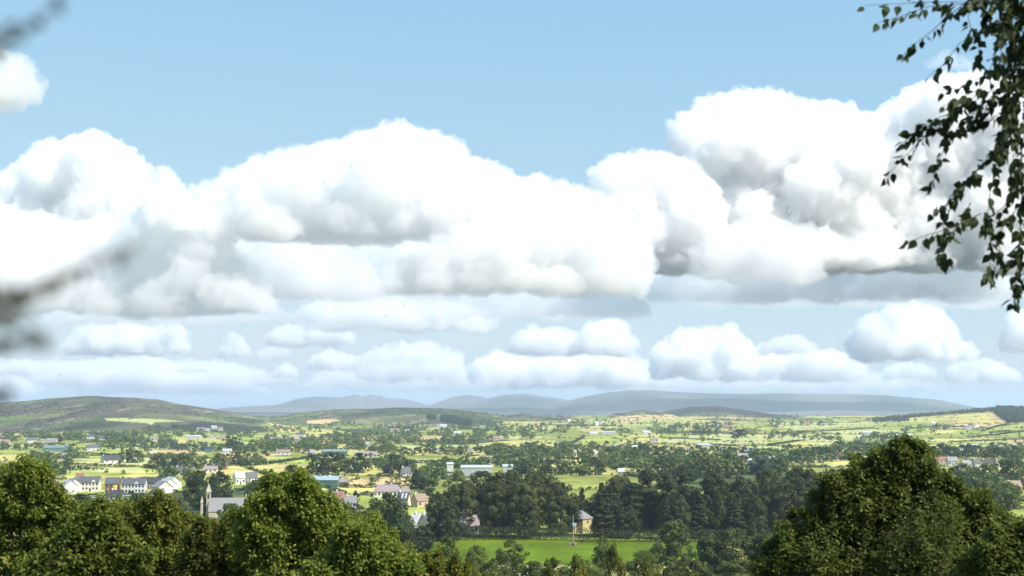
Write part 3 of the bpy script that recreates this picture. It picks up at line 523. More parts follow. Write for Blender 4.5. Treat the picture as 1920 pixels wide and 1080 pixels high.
def near_tree(name, label, D, tx, lobes, shoots, kind, seed, dens=1.0, ls=.085, nl=12, group=None, tr=.16):
    rg = np.random.default_rng(seed); k = D / F; base = at(tx, 900, D); z0 = zat(base.x, base.y); root = bpy.data.objects.new(name, None); sc.collection.objects.link(root); root.location = (base.x, base.y, z0); tag(root, label, 'tree', group)
    org = np.array([base.x, base.y, z0]); Ps = []; Ds = []; tones = []; L_ = []
    for (px, py, r) in lobes:
        c = np.array(at(px, py + r * .3 + 24, D + rg.uniform(-.5, .5) * r * k)); rr = r * k * .7; L_.append((c, rr))
        sub = [(c, rr * .62, 1.0)]
        for _ in range(18):
            dv = unit(rg.normal(size=3) + [0, -.35, .25]); w_ = rr * rg.uniform(.15, .34); sub.append((c + dv * rr * rg.uniform(.5, 1.12) + [0, 0, rr * rg.uniform(-.1, .25)], w_, rg.uniform(1.4, 2.8)))
        for (cc, r2, st) in sub:
            n_ = int(4 * math.pi * r2 * r2 * st ** .7 * 13 * dens) + 6; d = unit(rg.normal(size=(n_, 3)) + [0, 0, .25]); f = np.where(rg.uniform(size=n_) < .65, rg.uniform(.75, 1.08, n_), rg.uniform(.3, .8, n_))
            Ps.append(cc + d * (r2 * f)[:, None] * [1, 1, st]); Ds.append(d + [0, 0, .9] + rg.normal(size=(n_, 3)) * .5); tones.append(np.full(n_, .45 + rg.normal() * .16) + rg.normal(size=n_) * .10)
    lim = []; NB = len(Ps)
    shoots = list(shoots)
    for (px, py, r) in lobes:
        for _ in range(int(5 + r / 6)): a_ = rg.uniform(-1.25, 1.25); shoots.append((px + math.sin(a_) * r * .95, py + r * .3 - math.cos(a_) * r * .62 - rg.uniform(4, 48) * (1 - .35 * abs(a_))))
    for (px, py) in shoots:
        tip = np.array(at(px, py + 12, D + rg.uniform(-.6, .6))); c, rr = min(L_, key=lambda l: np.linalg.norm(l[0] - tip) - l[1] * .7); start = c + unit(tip - c) * rr * .5; ln = np.linalg.norm(tip - start); n_ = int(ln * 95) + 16
        t = rg.uniform(0, 1, n_) ** .8; Ps.append(start + (tip - start) * (t * .97)[:, None] + rg.normal(size=(n_, 3)) * (.15 * (1.1 - t))[:, None]); Ds.append(unit(tip - start) * 1.2 + rg.normal(size=(n_, 3)) * .55); tones.append(.52 + rg.normal(size=n_) * .14); lim.append((start, tip))
    P = np.concatenate(Ps); Dr = np.concatenate(Ds); tn = np.concatenate(tones)
    m0 = sum(len(q) for q in Ps[:NB]); V, Fc, SV, SF = sprigs(P[:m0], Dr[:m0], rg, nl, .34 * ls / .085, ls); n2 = 6
    V2, F2, SV2, SF2 = sprigs(P[m0:], Dr[m0:], rg, n2, .17 * ls / .085, ls * .95); SF = np.concatenate([SF, SF2 + len(SV)]); SV = np.concatenate([SV, SV2]); Fc = np.concatenate([Fc, F2 + len(V)]); V = np.concatenate([V, V2])
    tone = np.clip(np.concatenate([np.repeat(tn[:m0], nl), np.repeat(tn[m0:], n2)]) + rg.normal(size=len(Fc)) * .13, 0, 1)
    me = toned('crown', np.concatenate([V, SV]) - org, np.concatenate([Fc, SF + len(V)]), np.concatenate([tone, np.full(len(SF), .2)]), M[kind]); me.materials.append(M['bark']); mi = np.zeros(len(me.polygons), np.int32); mi[len(Fc):] = 1; me.polygons.foreach_set('material_index', mi)
    link('crown', me, root)
    top = max(L_, key=lambda l: l[0][2]); tp = top[0] - org; parts = [tube([(0, 0, -1), (tp[0] * .1, tp[1] * .1, tp[2] * .3), (tp[0] * .5, tp[1] * .5, tp[2] * .65), tp], [tr * 1.4, tr, tr * .6, .03], 8)]
    for (c, rr) in L_:
        c = c - org; f = min(max(.18, (c[2] - np.hypot(c[0] - tp[0] * .3, c[1]) * .9) / max(tp[2], 1)), .8); p0 = np.array([tp[0] * f * .6, tp[1] * f * .6, tp[2] * f]); parts.append(tube([p0, p0 * .45 + c * .55 + [0, 0, -.2], c], [tr * .45, tr * .22, .02], 6))
        for _ in range(6): e = c + unit(rg.normal(size=3) + [0, 0, .4]) * rr * .9; parts.append(tube([c * .8 + p0 * .2, c * .5 + e * .5 + rg.normal(size=3) * .05, e], [.035, .022, .006], 4))
    for s_, t_ in lim: parts.append(tube([s_ - org, (s_ + t_) / 2 - org + rg.normal(size=3) * .03, t_ - org], [.02, .012, .003], 4))
    link('trunk', mesh_np('trunk', *join(parts), M['bark'], True), root); return root
near_tree('tree', 'big leafy tree filling the lower right with ragged upright leader shoots', 30, 1700, [(1700,1020,165),(1570,1040,110),(1830,1025,115),(1640,945,64),(1745,948,64),(1695,900,40),(1650,880,26),(1722,872,28),(1690,858,18),(1600,925,44),(1560,925,28),(1805,945,50),(1862,1000,60),(1500,1010,56),(1468,1062,60),(1640,1060,80),(1700,1075,70),(1600,1080,70)],
 [(1654,834),(1642,850),(1700,824),(1712,838),(1690,832),(1745,862),(1602,850),(1612,862),(1560,885),(1530,920),(1508,950),(1775,880),(1818,912),(1840,925),(1880,955),(1575,895),(1480,975),(1450,1015),(1790,900),(1668,846)], 'ash', 11, tr=.2)
near_tree('tree', 'shadowy leafy tree in the bottom right corner beside the big ragged one', 27, 1900, [(1890,1040,60),(1920,1080,80),(1850,1080,60),(1975,1030,90)], [(1870,985),(1905,975),(1930,965)], 'ash', 12)
near_tree('tree', 'tall dark leafy tree filling the left edge with a leaning tip', 30, 20, [(40,930,48),(15,1005,110),(105,985,56),(60,895,28),(-40,930,90),(115,1060,90),(-100,1010,120)], [(45,850),(20,862),(68,862),(92,882),(5,868),(118,915),(140,935)], 'fresh', 13)
near_tree('tree', 'leafy tree low on the left between the left edge tree and the turning one', 26, 160, [(175,1025,75),(130,1070,90),(225,1060,70),(190,985,34)], [(165,950),(195,955),(215,968),(150,968)], 'fresh', 14)
near_tree('tree', 'turning tree with orange and yellow leaves below the new terrace', 36, 280, [(275,990,62),(240,1035,70),(335,1015,60),(300,965,34),(222,975,34),(355,1065,60),(290,1060,70)], [(290,926),(268,932),(318,934),(224,942),(345,952),(250,945),(365,975)], 'gold', 15)
near_tree('tree', 'leafy tree with yellow sprays below the church roof', 33, 430, [(420,1030,52),(400,1075,76),(465,1045,54),(442,1000,26),(380,1015,32)], [(442,968),(420,972),(462,975),(385,975),(398,970)], 'gold', 16)
near_tree('tree', 'tallest near tree of the left side with long pale shoots', 31, 545, [(545,975,56),(520,1030,90),(585,1010,78),(610,970,38),(502,945,36),(560,925,32),(645,1030,66),(478,990,46)], [(560,876),(522,888),(502,884),(585,898),(615,925),(470,932),(642,958),(540,882),(600,915),(490,905)], 'fresh', 17)
near_tree('tree', 'low leafy tree right of the tallest near left tree, at the bottom edge', 28, 690, [(690,1050,58),(640,1080,70),(738,1070,50),(662,1020,36)], [(660,975),(700,988),(740,1015),(772,1040),(680,968),(720,1000)], 'fresh', 18)
near_tree('tree', 'small sunlit tree top at the bottom edge left of the meadow', 40, 800, [(800,1075,40),(850,1090,40),(770,1085,40)], [(800,1030),(820,1025),(850,1045),(785,1040)], 'gold', 19)
near_tree('tree', 'sunlit leafy tree top between the left edge tree and the turning tree', 44, 205, [(205,985,60),(160,1000,50),(240,990,44),(200,1050,90)], [(205,935),(180,940),(232,945),(160,950)], 'fresh', 23)
near_tree('tree', 'leafy tree top between the turning tree and the tallest near left tree', 42, 375, [(375,1010,50),(420,1010,45),(340,1010,44),(390,1070,90)], [(372,962),(400,968),(432,970),(350,965)], 'fresh', 24)
near_tree('tree', 'pale leafy tree behind the tallest near left tree, on its right', 44, 650, [(650,990,50),(610,975,44),(700,1010,46),(660,1060,80)], [(650,938),(625,940),(690,965),(672,955)], 'fresh', 25)
# --- birch hanging in from the right, 8 m away; its trunk stands outside the picture
def leaf_ovate():
    p = [(0, 0), (.26, .12), (.36, .34), (.27, .62), (.12, .82), (0, 1.05), (-.12, .82), (-.27, .62), (-.36, .34), (-.26, .12)]; V = [(x, y, abs(x) * .28 - y * y * .10) for x, y in p]; return np.array(V), [(0, 1, 2, 3, 4, 5), (0, 5, 6, 7, 8, 9)]
def leafy(name, strands, D, step, ls, rg, mat, parent, org, stem=.0017, jit=.05, skip=.0):
    """pointed oval leaves hanging along thin twigs; strand = picture polyline, leaf density"""
    LV, LF = leaf_ovate(); V = []; Fc = []; tone = []; S = []; n = 0
    for pts, dn in strands:
        dj = D + rg.uniform(-1, 1) * jit * D; P3 = [np.array(at(px, py, dj + rg.uniform(-.15, .15) * jit * D)) for px, py in pts]; S.append(tube([p - org for p in P3], np.linspace(stem * 1.6, stem * .7, len(P3)), 4))
        for a, b in zip(P3, P3[1:]):
            ln = np.linalg.norm(b - a); m = ln / step * dn; m = int(m) + (rg.uniform() < m % 1)
            for i in range(m):
                p = a + (b - a) * rg.uniform(); d = unit((b - a) / ln * .5 + rg.normal(size=3) * .55 + [0, 0, -.75]); sd = unit(np.cross(d, rg.normal(size=3))); up = np.cross(sd, d); s = ls * rg.uniform(.6, 1.2); q = p + d * s * .28
                V.append(q + LV[:, :1] * sd * s + LV[:, 1:2] * d * s + LV[:, 2:] * up * s); Fc += [tuple(n + k for k in f) for f in LF]; n += len(LV); tone += [rg.uniform(.1, .8)] * 2
                S.append(tube([p - org, q - org], [.0009, .0007], 3))
    me = bpy.data.meshes.new('foliage'); me.from_pydata((np.concatenate(V) - org).tolist(), [], Fc); me.materials.append(mat); t = me.attributes.new('tone', 'FLOAT', 'FACE'); t.data.foreach_set('value', np.array(tone, np.float32)); link('foliage', me, parent)
    return join(S)
bx, by = 3.75, 8.3; bz = zat(bx, by); birch = bpy.data.objects.new('birch_tree', None); sc.collection.objects.link(birch); birch.location = (bx, by, bz); tag(birch, 'birch tree hanging dark pointed leaves into the upper right of the view', 'tree'); org = np.array([bx, by, bz])
rg = np.random.default_rng(21)
ST = [([(1960,-30),(1860,2),(1740,4),(1622,10)],.7),([(1960,-20),(1830,5),(1740,12),(1690,30),(1648,42)],1.1),([(1830,-10),(1780,28),(1745,60),(1712,84),(1682,116)],1.1),([(1930,20),(1850,55),(1800,80),(1770,120),(1738,145)],.8),([(1940,60),(1880,120),(1830,150),(1790,165),(1760,170)],.9),
 ([(1950,100),(1890,140),(1840,165),(1800,185),(1765,200)],1.2),([(1950,140),(1860,170),(1800,205),(1750,225),(1705,255),(1690,270)],1.5),([(1840,170),(1790,215),(1740,250),(1700,290),(1655,338)],1.0),([(1860,180),(1810,230),(1775,270),(1756,310),(1748,352)],1.3),([(1800,190),(1770,230),(1745,240),(1722,230)],1.6),
 ([(1930,230),(1860,290),(1810,340),(1780,370),(1768,420),(1772,490)],1.5),([(1830,320),(1790,370),(1765,390),(1748,400)],1.8),([(1840,400),(1790,425),(1740,440),(1686,460)],.7),([(1820,380),(1800,420),(1768,455),(1765,495)],1.2),
 ([(1900,200),(1870,300),(1855,370),(1850,420),(1862,470),(1850,525)],1.2),([(1940,300),(1880,390),(1850,410),(1838,440)],1.5),([(1950,330),(1900,400),(1870,440),(1880,500),(1862,520)],1.3),([(1960,400),(1915,450),(1905,520),(1900,572)],1.3),([(1960,480),(1925,510),(1905,560)],1.5),([(1960,440),(1930,470),(1890,490),(1850,500)],1.1),
 ([(1905,-20),(1880,60),(1860,120),(1850,150)],1.3),([(1930,-20),(1900,80),(1885,160),(1880,250),(1870,290)],1.5),([(1950,0),(1915,100),(1900,200),(1905,300),(1895,360)],1.5),([(1960,100),(1925,200),(1915,300),(1915,400),(1910,450)],1.4),([(1880,-20),(1850,30),(1835,80),(1838,120)],1.5),([(1850,-20),(1815,30),(1822,60)],1.5),([(1930,0),(1870,40),(1820,70)],1.1),([(1940,180),(1860,220),(1810,240),(1770,255)],1.6),([(1930,120),(1880,180),(1850,200),(1820,235)],1.8)]
for i in range(26): x = rg.uniform(1945, 2500); y = rg.uniform(-500, 100); ST.append(([(x, y), (x - rg.uniform(0, 60), y + 150), (x - rg.uniform(20, 90), y + 330), (x - rg.uniform(20, 110), y + rg.uniform(450, 640))], 1.5))
for i in range(13): x = rg.uniform(1875, 1945); y = rg.uniform(-150, 170); ST.append(([(x + 40, y - 60), (x, y + 50), (x - 10, y + 140)], 1.4))
M['birchleaf'] = leafmat('birch_leaf', (.020,.032,.008), (.035,.055,.012), (.06,.09,.02), .22)
SV, SF = leafy('foliage', ST, 8.0, .0215, .060, rg, M['birchleaf'], birch, org, jit=.035)
link('twigs', mesh_np('twigs', SV, SF, M['bark']), birch)
tp = np.array([.3, .2, 9.0]); link('trunk', mesh_np('trunk', *tube([(0, 0, -1), (.05, 0, 2), (.15, .1, 5), tp], [.19, .16, .11, .03], 12), pmat('birch_bark', (.55, .52, .47), .8, noise=.5, scale=9), True), birch)
for i, (px, py) in enumerate([(1960,-30),(1950,60),(1955,150),(1955,300),(1960,420),(2100,-200),(2300,-300),(2450,-100)]):
    e = np.array(at(px, py, 8.0)) - org; z_ = min(max(e[2] - .2 + i * .1, 1.2), 8); p0 = np.array([.1, .05, z_]); link('branch', mesh_np('branch', *tube([p0, p0 * .5 + e * .5 + [0, 0, .25], e], [.035, .02, .005], 6), M['bark'], True), birch)
# --- sapling close at the left of the photographer: two out-of-focus twigs reach into the view
sx, sy = -.62, .75; sz = zat(sx, sy); sap = bpy.data.objects.new('sapling', None); sc.collection.objects.link(sap); sap.location = (sx, sy, sz); tag(sap, 'sapling beside the photographer whose blurred twigs enter from the left edge', 'sapling'); org = np.array([sx, sy, sz])
rg = np.random.default_rng(5)
ST2 = [([(-300,760),(-80,610),(0,562),(50,545),(110,520)],1.5),([(60,542),(150,505),(210,480),(270,455)],.45),([(-200,560),(-40,585),(30,600),(90,632)],.9),([(-220,420),(-60,520),(10,545),(60,560)],.8),([(-300,350),(-90,170),(0,82),(60,40),(125,2)],.75),([(-100,120),(0,62),(35,40)],.5),([(-250,900),(-80,800),(0,735),(25,722)],.4),([(-300,700),(-60,640),(0,640),(20,650)],1.2)] + [([(-160, y0 + 40), (-40, y0 + 10), (x1_, y0)], 1.1) for y0, x1_ in ((548, 35), (585, 25), (632, 60), (90, 8), (730, 8))]
SV, SF = leafy('foliage', ST2, .80, .0028, .0075, rg, M["birchleaf"], sap, org, stem=.0012, jit=.03)
link('twigs', mesh_np('twigs', SV, SF, M['bark']), sap)
stt = [np.array(at(x, y, .8)) - org for x, y in ((-300,760),(-200,560),(-220,420),(-300,350),(-250,900),(-300,700))]; hz_ = max(s[2] for s in stt)
parts = [tube([(0, 0, -.2), (.02, 0, hz_ * .5), (0, .02, hz_ + .25)], [.012, .009, .003], 8)] + [tube([(0.01, 0, max(s[2] - .08, .1)), s * [.5, .5, 1] + [0, 0, -.03], s], [.005, .003, .0015], 5) for s in stt]
link('stem', mesh_np('stem', *join(parts), M['bark'], True), sap)
# ---------------------------------------------------------------- buildings
WC = dict(white=(.58,.56,.52), cream=(.66,.58,.42), pink=(.50,.37,.30), brick=(.36,.15,.09), grey=(.42,.41,.39), stone=(.38,.34,.28), yellow=(.46,.39,.19), teal=(.10,.18,.17), green=(.06,.13,.11), blue=(.08,.14,.20), dkred=(.20,.07,.06), tan=(.50,.36,.24), brown=(.24,.17,.12), pale=(.36,.40,.38), red=(.36,.16,.11))
RC = dict(slate=(.085,.090,.10), dark=(.045,.045,.05), grey=(.20,.20,.20), lgrey=(.36,.37,.38), brown=(.17,.12,.10), red=(.24,.12,.09), teal=(.15,.21,.20), white=(.42,.44,.45), blue=(.26,.34,.38), rust=(.24,.17,.13), mauve=(.25,.20,.20))
WM = {k: pmat('render_' + k, v, .85, noise=.13, scale=.7) for k, v in WC.items()}; RM = {k: pmat('roofing_' + k, v, .6, noise=.14, scale=1.3) for k, v in RC.items()}
GLASS = pmat('window_glass', (.03, .04, .05), .08, spec=.6); TRIM = pmat('white_trim', (.62, .62, .60), .6); DOORM = pmat('door_paint', (.08, .05, .04), .5)
def box(x0, x1, y0, y1, z0, z1):
    V = np.array([(x, y, z) for x in (x0, x1) for y in (y0, y1) for z in (z0, z1)]); return V, np.array([(0,1,3,2),(4,6,7,5),(0,4,5,1),(2,3,7,6),(0,2,6,4),(1,5,7,3)])
def poly(name, verts, faces, mat, parent):
    me = bpy.data.meshes.new(name); me.from_pydata([tuple(v) for v in verts], [], faces); me.materials.append(mat); return link(name, me, parent)
def bxo(name, b, mat, parent): return link(name, mesh_np(name, b[0], b[1], mat), parent)
def walls(w, d, e, r, gable=True):
    """box with gable ends along x; r = roof rise"""
    a, b = w / 2, d / 2; V = [(-a,-b,-1),(a,-b,-1),(a,b,-1),(-a,b,-1),(-a,-b,e),(a,-b,e),(a,b,e),(-a,b,e)]
    if gable: V += [(-a,0,e+r-.05),(a,0,e+r-.05)]; Fc = [(0,1,5,4),(2,3,7,6),(1,2,6,9,5),(3,0,4,8,7)]
    else: Fc = [(0,1,5,4),(2,3,7,6),(1,2,6,5),(3,0,4,7),(4,5,6,7)]
    return V, Fc
def roofgeo(w, d, e, r, hip=0, ov=.35, t=.16):
    a, b = w / 2 + ov, d / 2 + ov; z = e - r * ov / (d / 2) * .9; h = min(hip * a, a * .999); V = [(-a,-b,z),(a,-b,z),(a,b,z),(-a,b,z),(-a+h,0,e+r),(a-h,0,e+r)]; V += [(x, y, q + t) for x, y, q in V]
    Fc = [(0,1,5,4),(2,3,4,5),(6,10,11,7),(8,11,10,9),(0,6,7,1),(2,8,9,3)]
    Fc += [(1,2,5),(3,0,4),(7,11,8),(9,10,6),(1,7,8,2),(3,9,6,0)] if hip else [(1,7,11,5),(5,11,8,2),(3,9,10,4),(4,10,6,0)]
    return V, Fc
def house(label, x, y, z, w, d, e, r, rot, wall='white', roof='slate', hip=0, nwin=3, storeys=1, chim=1, name='house', cat='house', door=True, gabwin=0, skyl=0, group=None, gablet=None):
    o = bpy.data.objects.new(name, None); sc.collection.objects.link(o); o.location = (x, y, z); o.rotation_euler = (0, 0, R(rot)); tag(o, label, cat, group)
    poly('wall', *walls(w, d, e, r, not hip), WM[wall], o); rf = poly('roof', *roofgeo(w, d, e, r, hip), RM[roof], o)
    for i in range(chim):
        cx = (-w / 2 + .8) if i == 0 else (w / 2 - .8)
        if hip: cx *= .35
        bxo('chimney', box(cx - .4, cx + .4, -.35, .35, e + r * .6, e + r + 1.0), WM['stone' if wall == 'stone' else 'brick' if wall == 'brick' else 'grey'], rf)
    sh = (e - .4) / storeys
    def win(cx, cz, ww, hh, f, ax='y', sgn=-1):
        if ax == 'y': fr = bxo('window', box(cx - ww / 2 - .1, cx + ww / 2 + .1, f - .06, f + .03, cz - .1, cz + hh + .1), TRIM, o); bxo('pane', box(cx - ww / 2, cx + ww / 2, f - .075, f - .02, cz, cz + hh), GLASS, fr)
        else: fr = bxo('window', box(f - .03, f + .06, cx - ww / 2 - .1, cx + ww / 2 + .1, cz - .1, cz + hh + .1), TRIM, o); bxo('pane', box(f + .02, f + .075, cx - ww / 2, cx + ww / 2, cz, cz + hh), GLASS, fr)
    for s in range(storeys):
        for i in range(nwin):
            cx = -w / 2 + w * (i + .5) / nwin
            if door and s == 0 and i == nwin // 2: bxo('door', box(cx - .5, cx + .5, -d / 2 - .07, -d / 2 + .02, 0, 2.1), DOORM, o); continue
            win(cx, .4 + s * sh + sh * .3, min(1.4, w / nwin * .5), min(1.3, sh * .5), -d / 2)
    for i in range(gabwin): win((i - (gabwin - 1) / 2) * 2.2, .4 + sh * .3 + (storeys - 1) * sh, 1.0, 1.3, w / 2, 'x')
    for i in range(skyl):
        cx = (i - (skyl - 1) / 2) * 2.0 + w * .1; yy = -d / 4; zz = e + r * .5; k = r / (d / 2); V = [(cx - .5, yy - .6, zz - .6 * k + .3), (cx + .5, yy - .6, zz - .6 * k + .3), (cx + .5, yy + .6, zz + .6 * k + .3), (cx - .5, yy + .6, zz + .6 * k + .3)]; V += [(a_, b_, c_ - .12) for a_, b_, c_ in V]
        poly('skylight', V, [(0,1,2,3),(0,4,5,1),(1,5,6,2),(2,6,7,3),(3,7,4,0)], TRIM, rf)
    if gablet is not None:
        g = gablet; V = [(g - 1.8, -d / 2 - .05, e), (g + 1.8, -d / 2 - .05, e), (g, -d / 2 - .05, e + 1.9), (g - 1.8, -d / 2 + .4, e), (g + 1.8, -d / 2 + .4, e), (g, 0, e + 1.9)]
        poly('gablet', V, [(0,1,2),(0,2,5,3),(1,4,5,2)], WM[wall], o); V2 = [(g - 2.1, -d / 2 - .2, e - .25), (g, -d / 2 - .2, e + 2.05), (g + 2.1, -d / 2 - .2, e - .25), (g - 2.1, .2 - d / 2, e - .1), (g, .1, e + 2.1), (g + 2.1, .2 - d / 2, e - .1)]
        poly('gablet_roof', V2, [(0,1,4,3),(1,2,5,4)], RM[roof], o)
    return o
def H_(px, py, wpx, e, r, rot, wall, roof, label, **k):
    """a building standing where the photograph shows it: px, py = middle of its foot, wpx = width seen"""
    X, Y, Z = ground(px, py); w = max(wpx * Y / F, 4.5) / max(math.cos(R(rot)), .55); d = k.pop('d', min(w * .6, 8 if e < 4.5 else 9)); return house(label, X, Y + d / 2, zat(X, Y + d / 2) - .05, w, d, e, r, rot, wall, roof, **k)
SH = dict(nwin=0, chim=0, door=False, name='barn', cat='barn')
